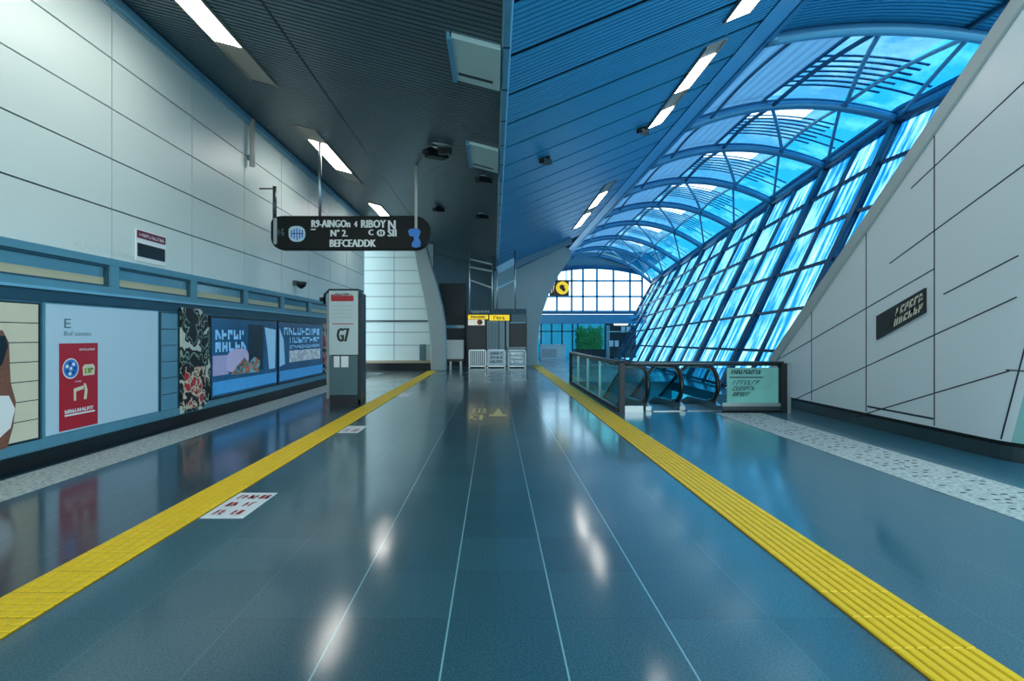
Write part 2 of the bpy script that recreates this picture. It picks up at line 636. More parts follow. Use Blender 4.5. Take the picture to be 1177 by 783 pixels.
# ------------------------------------------------------------------ tactile strips
mb = MB()
mb.box((-3.0, 1.8, 0), (-2.59, 24.2, .008), 'yellow_groove')
y = 1.8
while y < 23.9:
    for k in range(4):
        y0 = y + .005 + k * .074
        for j in range(5):
            x0 = -2.995 + j * .081
            mb.hexa([(x0, y0, .008), (x0 + .076, y0, .008), (x0 + .076, y0 + .066, .008), (x0, y0 + .066, .008)],
                    [(x0 + .006, y0 + .006, .014), (x0 + .07, y0 + .006, .014), (x0 + .07, y0 + .06, .014), (x0 + .006, y0 + .06, .014)], 'yellow')
    y += .3
tag(mb.build('tactile_strip', loc=(-2.8, 5, 0)), 'yellow tactile paving strip on the left, running past the grey information pillar', 'tactile paving', 'yellow tactile strips')
mb = MB()
mb.box((2.02, 1.5, 0), (2.46, 29.5, .008), 'yellow_groove')
y = 1.5
while y < 29.4:
    for k in range(7):
        x0 = 2.024 + k * .0625
        mb.hexa([(x0, y + .004, .008), (x0 + .053, y + .004, .008), (x0 + .053, y + .296, .008), (x0, y + .296, .008)],
                [(x0 + .006, y + .008, .016), (x0 + .047, y + .008, .016), (x0 + .047, y + .292, .016), (x0 + .006, y + .292, .016)], 'yellow')
    y += .3
tag(mb.build('tactile_strip', loc=(2.24, 5, 0)), 'yellow tactile paving strip on the right, grooved lengthwise, beside the glass escalator railing', 'tactile paving', 'yellow tactile strips')

# ------------------------------------------------------------------ floor stickers
for (x0, x1, y0, y1, rows, label) in (
        (-2.58, -2.2, 4.66, 5.41, (2, 2, 3), 'white floor sticker with red marks beside the left yellow strip, nearest of three'),
        (-2.58, -2.24, 8.75, 9.42, (2,), 'small white floor sticker with one red mark beside the left yellow strip, before the pillar'),
        (-2.58, -2.26, 14.0, 14.9, (), 'plain white floor sticker beside the left yellow strip, farthest of three')):
    t = thing('floor_sticker', ((x0 + x1) / 2, (y0 + y1) / 2, 0), label, 'floor sticker', 'floor stickers along the left strip')
    L = t.location
    MB().box((x0, y0, .001), (x1, y1, .004), 'white_print').build('sticker_sheet', t, L)
    if rows:
        h = (y1 - y0) / (len(rows) + .3)
        for r, n in enumerate(rows):
            for k in range(n):
                w_ = (x1 - x0 - .08) / 3
                xx = x0 + .05 + k * (x1 - x0 - .06) / n
                yy = y0 + .09 + r * h
                mb = MB()
                scrawl(mb, (xx, yy, .0055), (1, 0, 0), (0, 1, 0), w_, h * .55, 2, 'red_print', seed=r * 5 + k, wt=.45, slant=.05)
                mb.build('red_mark', t, L)
mb = MB()
scrawl(mb, (-.5, 10.1, .004), (1, 0, 0), (0, 1, 0), .38, .6, 2, 'pale_yellow', 4, .22)
scrawl(mb, (-.46, 10.95, .004), (1, 0, 0), (0, 1, 0), .34, .75, 3, 'pale_yellow', 8, .2)
flat(mb, [(-.1, 10.55, .004), (.24, 10.55, .004), (.24, 10.8, .004), (-.1, 10.8, .004)], 'pale_yellow')
flat(mb, [(-.02, 10.8, .004), (.18, 10.8, .004), (.1, 11.8, .004)], 'pale_yellow')
tag(mb.build('floor_marking', loc=(-.1, 10.9, 0)), 'worn pale yellow painted characters on the middle of the dark floor', 'floor marking')

# ------------------------------------------------------------------ left wall
JY = [7.8 + 2.07 * k for k in range(-5, 8)]
JY[-1] = 22.9
ZP = [2.72 + .735 * k for k in range(6)] + [6.75]
mb = MB()
mb.box((WL - .3, -3, 2.72), (WL - .03, 22.9, 6.9), 'joint')
g = .011
for a, b in zip([-3] + JY, JY):
    if b <= a + .1:
        continue
    for c, d in zip(ZP, ZP[1:]):
        mb.box((WL - .05, a + g, c + g), (WL, b - g, d - g), 'panel')
mb.box((WL - .3, 22.9, 0), (WL, 22.95, 6.9), 'panel')
structure('wall_left', mb, loc=(WL, 10, 0))
# cornice along the top
mb = MB()
mb.box((WL, -3, 6.42), (WL + .10, 22.9, 6.55), 'teal_light')
mb.box((WL, -3, 6.55), (WL + .05, 22.9, 6.60), 'near_black')
structure('trim_3', mb, loc=(WL, 10, 6.4))
# frame band with the clerestory windows
mb = MB()
mb.box((WL - .06, -3, 2.62), (WL + .05, 22.9, 2.72), 'teal_frame')
mb.box((WL - .06, -3, 2.20), (WL + .06, 22.9, 2.30), 'teal_frame')
mb.box((WL - .06, -3, 2.17), (WL + .10, 22.9, 2.205), 'teal_light')
mb.box((WL - .06, -3, 2.02), (WL + .03, 22.9, 2.17), 'teal_dark')
mb.box((WL - .3, -3, .2), (WL, 22.9, 2.02), 'teal_frame')
mb.box((WL, -3, .2), (WL + .04, 22.9, .33), 'teal_frame')
for jy in JY:
    mb.box((WL - .06, jy - .09, 2.3), (WL + .045, jy + .09, 2.62), 'teal_frame')
structure('wall_left_lower', mb, loc=(WL, 10, 0))
mb = MB()
mb.box((WL, -3, 0), (WL + .07, 22.9, .2), 'kick')
structure('baseboard_left', mb, loc=(WL, 10, 0))
wn = 0
for a, b in zip(JY, JY[1:]):
    if b < 5.5:
        continue
    wn += 1
    L = Vector((WL, (a + b) / 2, 2.3))
    a, b = a + .09, b - .09
    mb = MB()
    for q in ((a, 2.30, a + .04, 2.62), (b - .04, 2.30, b, 2.62), (a + .04, 2.30, b - .04, 2.33), (a + .04, 2.59, b - .04, 2.62)):
        mb.box((WL - .05, q[0], q[1]), (WL + .02, q[2], q[3]), 'teal_dark')
    w_ = structure('window_%d' % wn, mb, loc=L)
    mb = MB()
    mb.box((WL - .05, a + .04, 2.33), (WL - .035, b - .04, 2.59), 'win_upper')
    mb.build('pane', w_, L)
    mb = MB()
    mb.box((WL - .034, a + .04, 2.33), (WL - .028, b - .04, 2.44), 'win_blind')
    mb.build('cream_blind', w_, L)

UY, UZ = (0, 1, 0), (0, 0, 1)


def LP(px, py, x=WL + .05):
    d = x * F / (px - VX)
    return Vector((x, d, EYE + (VY - py) * d / F))


# cream advert with a figure, at the left edge
t = thing('wall_advertisement', (WL, 5.2, .33), 'cream slatted advert with a bare brown arm, at the left edge beside the pale poster', 'advertisement', 'adverts on the left wall')
L = t.location
mb = MB()
mb.box((WL, 3.9, .33), (WL + .035, 6.53, 2.0), 'near_black')
mb.build('frame', t, L)
mb = MB()
for i in range(7):
    z0 = .36 + i * .233
    mb.box((WL + .035, 3.95, z0), (WL + .042, 6.49, z0 + .222), 'cream')
mb.build('printed_sheet', t, L)
mb = MB()
xo = WL + .048


def lpoly(pts, m, x):
    mb.prism([LP(a, b, x) for a, b in pts], (.003, 0, 0), m)


lpoly([(-45, 372), (3, 380), (10, 394), (12, 440), (18, 462), (15, 490), (8, 515), (-45, 530)], 'skin_print', xo)
lpoly([(-45, 455), (10, 455), (17, 470), (12, 492), (0, 503), (-45, 512)], 'white_print', xo + .004)
lpoly([(-45, 385), (6, 386), (9, 398), (2, 420), (-45, 438)], 'black', xo + .004)
mb.build('printed_figure', t, L)

# pale poster with the red bill on it
t = thing('wall_advertisement', (WL, 7.7, .33), 'large pale blue poster with a tall red bill printed on it, on the left wall', 'advertisement', 'adverts on the left wall')
L = t.location
mb = MB()
mb.box((WL, 6.57, .30), (WL + .03, 8.84, 2.03), 'teal_frame')
mb.build('frame', t, L)
xs = WL + .03
mb = MB()
mb.box((xs, 6.61, .35), (xs + .012, 8.80, 2.0), 'pale_poster')
mb.build('poster_sheet', t, L)
x = xs + .0145
mb = MB()
letter(mb, 'E', (x, 6.88, 1.70), UY, UZ, .11, .12, 'grey_text')
mb.build('grey_heading', t, L)
mb = MB()
letter(mb, 'Bof soness', (x, 6.88, 1.60), UY, UZ, .46, .06, 'grey_text')
mb.build('grey_caption', t, L)
mb = MB()
mb.box((xs + .012, 6.80, .37), (xs + .017, 7.46, 1.50), 'red_print')
bill = mb.build('red_bill', t, L)
x = xs + .0195
mb = MB()
mb.disc((x, 6.98, 1.17), UY, UZ, .135, 'white_print', .001)
mb.disc((x + .001, 6.98, 1.17), UY, UZ, .12, 'blue_print', .001)
for k in range(7):
    a = k * 2 * math.pi / 7
    c = Vector((x + .0025, 6.98 + .07 * math.cos(a), 1.17 + .07 * math.sin(a)))
    mb.disc(c, UY, UZ, .024, 'white_print' if k % 2 else 'navy_print', .001, 10)
mb.disc((x + .0025, 6.98, 1.17), UY, UZ, .022, 'white_print', .001, 10)
mb.build('round_emblem', bill, L)
mb = MB()
mb.prism([(x, 7.19, 1.06), (x, 7.39, 1.06), (x, 7.40, 1.17), (x, 7.37, 1.21), (x, 7.21, 1.21), (x, 7.18, 1.17)], (.001, 0, 0), 'cream')
scrawl(mb, (x + .003, 7.21, 1.09), UY, UZ, .16, .07, 3, 'green_print', 3, .4)
mb.build('square_emblem', bill, L)
mb = MB()
scrawl(mb, (x, 7.12, 1.40), UY, UZ, .28, .03, 9, 'white_print', 5, .25)
mb.build('top_caption', bill, L)
mb = MB()
scrawl(mb, (x, 7.05, .98), UY, UZ, .11, .02, 5, 'white_print', 6, .25)
mb.build('middle_caption', bill, L)
mb = MB()
scrawl(mb, (x, 6.88, .585), UY, UZ, .5, .05, 12, 'white_print', 7, .3)
mb.box((x, 6.88, .55), (x + .001, 7.4, .572), 'white_print')
mb.build('bottom_lettering', bill, L)
mb = MB()
flat(mb, [(x, 7.03, .74), (x, 7.07, .74), (x, 7.07, .86), (x, 7.20, .88), (x, 7.20, .93), (x, 7.03, .90)], 'cream')
flat(mb, [(x, 7.20, .74), (x, 7.25, .74), (x, 7.27, .86), (x, 7.24, .95), (x, 7.20, .96), (x, 7.22, .86)], 'cream')
mb.build('arch_symbol', bill, L)

# blue tile strip
t = tag(MB().box((WL, 8.90, .335), (WL + .02, 9.37, 2.0), 'teal_dark').build('tiled_panel', loc=(WL, 9.1, .32)),
        'narrow column of blue glazed tiles between the pale poster and the dark poster', 'wall tile panel')
mb = MB()
for i in range(6):
    z0 = .335 + i * .277
    mb.box((WL + .02, 8.92, z0), (WL + .034, 9.36, z0 + .262), 'tile_blue')
mb.build('tile_faces', t, (WL, 9.1, .32))

# dark rounded poster
t = thing('wall_advertisement', (WL, 9.9, .2), 'narrow black poster of pale foliage above red and cream shapes, rounded right edge', 'advertisement', 'adverts on the left wall')
L = t.location
mb = MB()
y0, y1 = 9.40, 10.36
out = [(y0, .22), (y1 - .3, .22), (y1 - .08, .34), (y1, .6), (y1, 1.7), (y1 - .12, 1.95), (y1 - .35, 2.1), (y0, 2.1)]
mb.prism([(WL + .05, a, b) for a, b in out], (.03, 0, 0), 'statue')
mb.build('printed_sheet', t, L)
mb = MB()
mb.prism([(WL + .081, a, b) for a, b in ((y0 + .04, .28), (y1 - .34, .28), (y1 - .22, .45), (y1 - .16, .8), (y1 - .2, 1.02), (y0 + .12, 1.04), (y0 + .05, .7))], (.003, 0, 0), 'statue_red')
mb.build('red_print', t, L)

# lit blue screens
for (a, b, label) in ((10.42, 13.6, 'lit blue advert screen with a lilac cushion and flowers, nearer half of the pair'),
                      (13.68, 17.25, 'lit blue advert screen with lettering over a crowd picture, farther half of the pair')):
    t = thing('advertisement_screen', (WL, (a + b) / 2, .33), label, 'advertising screen', 'blue advert screens on the left wall')
    L = t.location
    MB().box((WL, a, .33), (WL + .05, b, 2.0), 'near_black').build('frame', t, L)
    xs = WL + .05
    MB().box((xs, a + .03, .38), (xs + .01, b - .03, 1.95), 'screen_blue').build('screen', t, L)
    x = xs + .012
    g_, f_ = MB(), MB()

    def sl(*a_):
        m_ = MB()
        scrawl(m_, *a_)
        m_.build('screen_lettering', t, L)


    def rect(mbx, y0_, z0_, y1_, z1_, m, dx=0.0):
        mbx.prism([(x + dx, y0_, z0_), (x + dx, y1_, z0_), (x + dx, y1_, z1_), (x + dx, y0_, z1_)], (.002, 0, 0), m)
    rect(g_, a + .06, .42, b - .06, .68, 'screen_band')
    if a < 11:
        rect(g_, a + .06, .80, 11.1, 1.2, 'screen_lilac')
        g_.prism([(x + .003, 11.5 + .5 * math.copysign(abs(math.cos(i * math.pi / 16)) ** .75, math.cos(i * math.pi / 16)) + .06 * math.sin(i * math.pi / 16),
                   1.07 + .25 * math.copysign(abs(math.sin(i * math.pi / 16)) ** .75, math.sin(i * math.pi / 16))) for i in range(32)], (.002, 0, 0), 'screen_lilac_light')
        g_.prism([(x, q, z) for q, z in ((13.1, .78), (13.45, .78), (13.5, 1.75), (12.85, 1.8), (13.0, 1.3))], (.002, 0, 0), 'screen_pale')
        rect(g_, 12.0, .8, 12.75, 1.85, 'screen_dark')
        f_.prism([(x + .006, q, z) for q, z in ((11.2, .78), (12.5, .75), (12.6, 1.0), (12.3, 1.12), (12.0, .98), (11.8, 1.12), (11.45, .95))], (.002, 0, 0), 'flower')
        f_.build('flower_picture', t, L)
        sl((x + .003, 10.55, 1.52), UY, UZ, 1.25, .2, 5, 'screen_pale', 11, .34)
        sl((x + .003, 10.55, 1.27), UY, UZ, 1.35, .2, 5, 'screen_pale', 12, .34)
    else:
        g_.prism([(x, q, z) for q, z in ((13.74, .8), (14.1, .85), (14.0, 1.5), (13.74, 1.8))], (.002, 0, 0), 'screen_pale')
        rect(f_, 14.4, .88, 16.95, 1.2, 'crowd')
        f_.build('crowd_picture', t, L)
        sl((x + .003, 14.0, 1.62), UY, UZ, 2.9, .2, 9, 'screen_pale', 13, .3)
        sl((x + .003, 14.4, 1.40), UY, UZ, 2.5, .16, 8, 'screen_pale', 14, .3)
        sl((x + .003, 14.4, 1.25), UY, UZ, 2.5, .09, 14, 'screen_pale', 15, .3)
    g_.build('screen_graphics', t, L)
t = MB().box((WL, 17.4, .33), (WL + .05, 18.1, 2.0), 'statue_red').build('wall_advertisement', loc=(WL, 17.7, .33))
tag(t, 'thin red and black poster just behind the grey information pillar', 'advertisement', 'adverts on the left wall')

# small plate on the wall
t = thing('wall_sign', (WL, 8.7, 2.9), 'small white notice with a maroon strip over a black slot, on the white left wall', 'wall sign')
L = t.location
a, b = LP(159, 281).y, LP(193, 289).y
MB().box((WL, a, 2.78), (WL + .015, b, 3.28), 'white_print').build('plate', t, L)
MB().box((WL + .015, a + .02, 3.14), (WL + .022, b - .02, 3.26), 'maroon').build('maroon_strip', t, L)
mb = MB()
scrawl(mb, (WL + .024, a + .06, 3.17), UY, UZ, b - a - .12, .05, 11, 'white_print', 21, .2)
mb.build('lettering', t, L)
MB().box((WL + .015, a + .03, 2.85), (WL + .022, b - .03, 3.06), 'black').build('black_slot', t, L)
mb = MB()
scrawl(mb, (WL + .001, 7.1, 2.78), UY, UZ, 1.3, .07, 14, 'kiosk_white', 22, .1)
tag(mb.build('wall_lettering', loc=(WL, 7.6, 2.78)), 'faint grey lettering on the white wall below the panel joint', 'lettering')

# camera on the wall
cx = LP(338, 327, WL)
t = thing('security_camera', cx, 'small dark dome camera on the white left wall below the sign', 'security camera', 'security cameras')
mb = MB()
mb.box((WL - .01, cx.y - .1, cx.z - .03), (WL + .12, cx.y + .1, cx.z + .1), 'steel_dark')
mb.build('bracket', t, cx)
mb = MB()
mb.tube([cx + Vector((.2, 0, .07)), cx + Vector((.2, 0, .03)), cx + Vector((.2, 0, -.05)), cx + Vector((.2, 0, -.12))], [.14, .15, .12, .03], 'black', 14)
mb.build('dome', t, cx)
# white conduit
p = LP(290, 118, WL + .1)
mb = MB()
mb.tube([(WL + .1, p.y, zl(WL + .1) - .05), (WL + .1, p.y, 5.45)], .06, 'brown_white', 10)
mb.box((WL, p.y - .06, 5.6), (WL + .06, p.y + .06, 5.7), 'steel')
tag(mb.build('conduit_pipe', loc=(WL + .1, p.y, 5.4)), 'stained white vertical pipe at the top of the left wall below the ceiling', 'pipe')

# ------------------------------------------------------------------ far left end wall + pier
YF = 25.0
mb = MB()
x0, x1 = -6.6, -2.85
mb.box((x0, YF + .05, 0), (x1, YF + .3, 6.4), 'joint')
zs = [EYE + (VY - y_) * YF / F for y_ in (416, 397, 382, 369, 355, 341, 326, 311, 296, 281, 266, 251, 236)]
xj = (453 - VX) * YF / F
for c, d in zip(zs, zs[1:]):
    for a, b in ((x0, xj), (xj, x1)):
        mb.box((a + .012, YF, c + .012), (b - .012, YF + .05, d - .012), 'panel')
structure('wall_far_left', mb, loc=(-4.5, YF, 0))
mb = MB()
mb.box((x0, YF - .03, 2.24), (x1, YF, 2.33), 'steel_dark')
structure('trim_4', mb, loc=(-4.5, YF, 2.2))
mb = MB()
mb.box((x0, YF - .25, 0), (x1, YF, .33), 'kick')
mb.box((x0, YF - .22, .33), (x1, YF, .44), 'cabinet_tan')
structure('baseboard_far', mb, loc=(-4.5, YF, 0))
t = MB().box((-3.5, YF - .12, .44), (-3.2, YF - .001, 1.2), 'kiosk_grey').build('service_box', loc=(-3.3, YF, .44), bevel=.04)
tag(t, 'small grey box on the ledge at the foot of the far white panelled wall', 'service box')

YP = 24.2
prof_r = [(488, 278), (494, 300), (502, 327), (508, 352), (511, 372), (512, 395), (512, 426.5)]
prof_l = [(495, 426.5), (495, 400), (492, 370), (486, 337), (479, 307), (474, 278)]
mb = MB()
mb.prism([P(a, b, YP) for a, b in prof_r + prof_l], (0, .75, 0), 'concrete_light')
structure('wall_pier', mb, loc=(-2.6, YP, 0), bevel=.04)

# dark back wall with an opening, and the plaster portal
mb = MB()
mb.box((-3.9, YEND, 0), (1.7, YEND + .3, 6.5), 'dark_wall')
mb.box((-2.95, YEND - .04, 0), (-1.55, YEND, 4.4), 'dark_opening')
for i in range(11):
    mb.box((-2.93, YEND - .06, 2.6 + i * .16), (-1.57, YEND - .04, 2.72 + i * .16), 'near_black')
mb.box((-2.9, YEND - .07, 2.0), (-1.6, YEND - .04, 2.16), 'win_upper')
structure('wall_far', mb, loc=(-.6, YEND, 0))
YC = 28.0
outl = [(568, 322), (604, 304), (648, 283), (658, 288), (654, 300), (641, 318), (631, 338), (624, 358), (620, 375), (617.5, 400), (619.5, 421), (605, 421), (605, 366), (602, 360), (597, 357), (568, 357)]
mb = MB()
mb.prism([P(a, b, YC) for a, b in outl], (0, .8, 0), 'concrete')
structure('wall_portal', mb, loc=(1.9, YC, 0), bevel=.05)
mb = MB()
mb.prism([P(a, b, YC - .25) for a, b in ((568, 312), (592, 300), (655, 267), (658, 279), (604, 303), (568, 322))], (0, .25, 0), 'wall_teal')
structure('trim_5', mb, loc=(1.9, YC, 5))
# side wall of the hall beyond
mb = MB()
mb.box((1.7, YC + .8, 0), (2.3, 41, 5), 'concrete_light')
structure('wall_hall', mb, loc=(2, 34, 0))

# ------------------------------------------------------------------ ceilings
PITCH = .1


def slat_rows(mb, xs, zf, y0, y1, m, skip=()):
    n = int((y1 - y0) / PITCH)
    for i in range(n):
        if i in skip:
            continue
        a = y0 + i * PITCH
        b = a + .066
        for xa, xb in xs:
            za, zb = zf(xa), zf(xb)
            mb.hexa([(xa, a, za), (xb, a, zb), (xb, b, zb), (xa, b, za)],
                    [(xa, a, za + .035), (xb, a, zb + .035), (xb, b, zb + .035), (xa, b, za + .035)], m)


mb = MB()
slat_rows(mb, [(WL, -3.02), (-2.98, XV - .06)], zl, 1.5, YEND, 'slat_grey')
mb.hexa([(WL - .3, -3, zl(WL - .3) + .09), (XV, -3, ZV + .09), (XV, YEND, ZV + .09), (WL - .3, YEND, zl(WL - .3) + .09)],
        [(WL - .3, -3, zl(WL - .3) + .2), (XV, -3, ZV + .2), (XV, YEND, ZV + .2), (WL - .3, YEND, zl(WL - .3) + .2)], 'slat_back')
mb.box((-3.02, -3, zl(-3) + .0), (-2.98, YEND, zl(-3) + .09), 'near_black')
structure('ceiling', mb, loc=(-3, 10, 5.9))
mb = MB()
n = int((YC - 1.5) / PITCH)
slat_rows(mb, [(XV + .06, 4.5)], zr, 1.5, YC, 'slat_blue', skip=set(range(8, n, 11)))
mb.hexa([(XV, -3, ZV + .09), (XE + .1, -3, zr(XE + .1) + .09), (XE + .1, 41, zr(XE + .1) + .09), (XV, 41, ZV + .09)],
        [(XV, -3, ZV + .2), (XE + .1, -3, zr(XE + .1) + .2), (XE + .1, 41, zr(XE + .1) + .2), (XV, 41, ZV + .2)], 'slat_blue_back')
structure('ceiling.001', mb, loc=(3, 10, 5.9))
mb = MB()
mb.hexa([(4.5, -3, zr(4.5) - .02), (XE, -3, zr(XE) - .02), (XE, 41, zr(XE) - .02), (4.5, 41, zr(4.5) - .02)],
        [(4.5, -3, zr(4.5) + .09), (XE, -3, zr(XE) + .09), (XE, 41, zr(XE) + .09), (4.5, 41, zr(4.5) + .09)], 'blue_band')
mb.box((XE, -3, zr(XE) - .04), (XE + .1, 41, zr(XE) + .14), 'blue_band')
structure('trim_6', mb, loc=(4.8, 10, 7))
mb = MB()
mb.prism([(XV - .06, -3, ZV + .02), (XV - .035, -3, ZV - .03), (XV + .035, -3, ZV - .03), (XV + .06, -3, ZV + .03), (XV + .06, -3, ZV + .09), (XV - .06, -3, ZV + .09)], (0, YC + 3, 0), 'beam_blue')
for i in range(26):
    y = 2 + i * 1.1
    mb.box((XV - .04, y, ZV - .036), (XV + .04, y + .025, ZV + .03), 'near_black')
structure('trim_7', mb, loc=(XV, 10, ZV))


# ceiling lights
def trough(xc, w_, y0, y1, lits, zf, sl, label):
    t = thing('ceiling_light', (xc, (y0 + y1) / 2, zf(xc)), label, 'ceiling light', 'strip lights in the ceiling')
    L = t.location
    h = w_ / 2

    def pt(x, y, dz): return (x, y, zf(x) + dz)
    mb = MB()
    xa, xb = xc - h, xc + h
    for (p_, q_) in ((xa, xa + .03), (xb - .03, xb)):
        mb.hexa([pt(p_, y0, -.035), pt(q_, y0, -.035), pt(q_, y1, -.035), pt(p_, y1, -.035)], [pt(p_, y0, .08), pt(q_, y0, .08), pt(q_, y1, .08), pt(p_, y1, .08)], 'trough')
    xa, xb = xa + .03, xb - .03
    mb.hexa([pt(xa, y0, -.015), pt(xb, y0, -.015), pt(xb, y1, -.015), pt(xa, y1, -.015)], [pt(xa, y0, .03), pt(xb, y0, .03), pt(xb, y1, .03), pt(xa, y1, .03)], 'trough')
    mb.build('trough', t, L)
    for a, b in lits:
        mb = MB()
        mb.hexa([pt(xa, a, -.03), pt(xb, a, -.03), pt(xb, b, -.03), pt(xa, b, -.03)], [pt(xa, a, -.016), pt(xb, a, -.016), pt(xb, b, -.016), pt(xa, b, -.016)], 'lamp')
        mb.build('diffuser', t, L)


trough(-4.2, .5, 3.6, 9.7, [(3.7, 8.4)], zl, 1, 'bright ceiling strip light nearest the viewer, above the left wall')
trough(-4.2, .5, 11.8, 16, [(12.7, 14.9)], zl, 1, 'ceiling strip light with beige ends above the left side, behind the nearest one')
trough(-4.2, .5, 18.6, 23, [(18.8, 20.9)], zl, 1, 'small bright ceiling strip light just above the black hanging sign')
trough(3.8, .42, 4.2, 8.35, [(4.4, 8.3)], zr, 1, 'bright strip light in the blue ceiling at the top edge of the view')
trough(3.8, .36, 9.06, 12.7, [(9.5, 10.8), (11.7, 12.6)], zr, 1, 'strip light with brown ends in the blue ceiling, second from the viewer')
trough(3.8, .36, 17.3, 24.6, [(18.6, 20.6), (21.8, 24.4)], zr, 1, 'thin far strip light in the blue ceiling near its right edge')

# access hatches
for (ya, yb, xa, xb, label) in ((6.45, 7.55, -.55, .08, 'large pale green hatch panel in the grey ceiling, nearer of two beside the valley beam'),
                                (10.0, 11.35, -.5, .08, 'pale green hatch panel in the grey ceiling, farther of two beside the valley beam')):
    zz = zl(xa) - .12
    t = thing('ceiling_hatch', ((xa + xb) / 2, (ya + yb) / 2, zz), label, 'ceiling hatch', 'ceiling hatches')
    L = t.location
    mb = MB()
    lo = [(xa, ya, zl(xa) - .06), (xb, ya, zl(xb) - .06), (xb, yb, zl(xb) - .06), (xa, yb, zl(xa) - .06)]
    hi = [(a, b, c + .08) for a, b, c in lo]
    mb.hexa(lo, hi, 'hatch')
    mb.build('hatch_panel', t, L, bevel=.01)
    mb = MB()
    mb.hexa([(xa + .06, yb - .26, zl(xa + .06) - .068), (xb - .1, yb - .26, zl(xb - .1) - .068), (xb - .1, yb - .2, zl(xb - .1) - .068), (xa + .06, yb - .2, zl(xa + .06) - .068)],
            [(xa + .06, yb - .26, zl(xa + .06) - .05), (xb - .1, yb - .26, zl(xb - .1) - .05), (xb - .1, yb - .2, zl(xb - .1) - .05), (xa + .06, yb - .2, zl(xa + .06) - .05)], 'near_black')
    mb.build('slot', t, L)
    mb = MB()
    mb.hexa([(xa - .03, ya, zl(xa) - .09), (xa + .03, ya, zl(xa) - .09), (xa + .03, yb, zl(xa) - .09), (xa - .03, yb, zl(xa) - .09)],
            [(xa - .03, ya, zl(xa) + .01), (xa + .03, ya, zl(xa) + .01), (xa + .03, yb, zl(xa) + .01), (xa - .03, yb, zl(xa) + .01)], 'beam_blue')
    mb.build('hinge_rail', t, L)


def on_ceiling(px, py):
    """where a sight line meets the ceiling"""
    dx, dz = (px - VX) / F, (VY - py) / F
    s, k = (-.26, 1) if px < 575 else (.41, 1)
    # EYE + dz*Y = ZV + s*(dx*Y - XV)
    Y = (ZV - s * XV - EYE) / (dz - s * dx)
    return Vector((dx * Y, Y, EYE + dz * Y))


for (px, py, sc_, label) in ((503, 172, 1.5, 'cluster of two dark cameras on a pale plate under the grey ceiling, largest one'),
                             (557, 203, 1.1, 'dark camera under the grey ceiling beside the valley beam'),
                             (505, 238, 1.0, 'small dark camera under the grey ceiling right of the black sign'),
                             (555, 246, 1.1, 'pale camera under the grey ceiling, farthest along the valley beam'),
                             (740, 147, 1.0, 'dark camera hanging under the blue ceiling near its right edge'),
                             (628, 181, .9, 'square black camera under the middle of the blue ceiling')):
    c = on_ceiling(px, py)
    t = thing('security_camera', c, label, 'security camera', 'security cameras')
    s_ = sc_ * .17
    mb = MB()
    mb.cyl(c + Vector((0, 0, .06)), c + Vector((0, 0, -.02 * sc_)), s_ * .6, 'steel' if sc_ > 1 else 'near_black', 14)
    mb.build('mount', t, c)
    mb = MB()
    mb.bar(c + Vector((-s_ * .8, -.12, -.10)), c + Vector((s_ * .6, .16, -.06)), s_ * .8, s_ * .7, 'black')
    mb.cyl(c + Vector((-s_ * .8, -.13, -.10)), c + Vector((-s_ * .95, -.19, -.11)), s_ * .25, 'near_black', 10)
    mb.build('body', t, c)
    if sc_ > 1.3:
        mb = MB()
        mb.prism([c + Vector(q) for q in ((-.05, -.45, -.03), (.45, -.45, -.10), (.3, .1, -.06))], (0, 0, .02), 'concrete_light')
        mb.bar(c + Vector((.05, -.3, -.14)), c + Vector((.3, -.38, -.16)), .12, .12, 'black')
        mb.build('pale_plate', t, c)

# ------------------------------------------------------------------ hanging direction sign
YS = 12.6
t = thing('hanging_sign', P(402, 287, YS), 'long black rounded direction sign hung from rods, with white lettering and a blue emblem', 'hanging sign')
L = t.location


def S(px, py, dy=0.0): return P(px, py, YS) + Vector((0, dy, 0))


def rounded(x0, y0, x1, y1, rl, rr, n=8):
    pts = []
    for cx_, cy_, r, a0 in ((x0 + rl, y0 + rl * .6, rl, 180), (x1 - rr, y0 + rr, rr, 270), (x1 - rr, y1 - rr, rr, 0), (x0 + rl, y1 - rl, rl, 90)):
        for i in range(n + 1):
            a = math.radians(a0 + 90 * i / n)
            ry = r * .6 if (a0 == 180) else r
            pts.append((cx_ + r * math.cos(a), cy_ + ry * math.sin(a)))
    return pts


mb = MB()
mb.prism([S(a, b) for a, b in rounded(311, 248, 495, 287, 14, 19)], (0, .22, 0), 'sign_black')
mb.build('sign_board', t, L, bevel=.02)
mb = MB()
mb.prism([S(a, b, -.012) for a, b in rounded(314.5, 250.5, 318.5, 281, 2, 2)], (0, .014, 0), 'steel')
mb.build('steel_edge', t, L)
for px, top, kind in ((313.5, 213, 'wall'), (366, 0, 'c'), (478.5, 0, 'c')):
    mb = MB()
    b = S(px, 252, .11)
    if kind == 'wall':
        tp = S(px, top, .11)
        mb.tube([b, tp], .045, 'steel_dark', 10)
        mb.tube([tp - Vector((0, 0, .05)), Vector((WL - .01, tp.y, tp.z - .05))], .018, 'steel_dark', 8)
    elif px > 400:
        mb.tube([Vector((b.x, YS - .05, S(px, 263).z)), Vector((b.x, YS - .05, zl(b.x) + .05))], .035, 'brown_white', 10)
    else:
        mb.tube([b, Vector((b.x, b.y, zl(b.x) + .05))], .035, 'steel', 10)
    mb.build('rod', t, L)
e = -.014


def sline(txt, x0, x1, yb, yt, m='white_print'):
    o_ = S(x0, yb, e)
    mb = MB()
    for k_ in (0, .012, .024):
        letter(mb, txt, o_ + Vector((k_, -k_ * .05, 0)), (1, 0, 0), (0, 0, 1), (x1 - x0) * YS / F - .024, (yb - yt) * YS / F, m)
    mb.build('white_lettering', t, L)


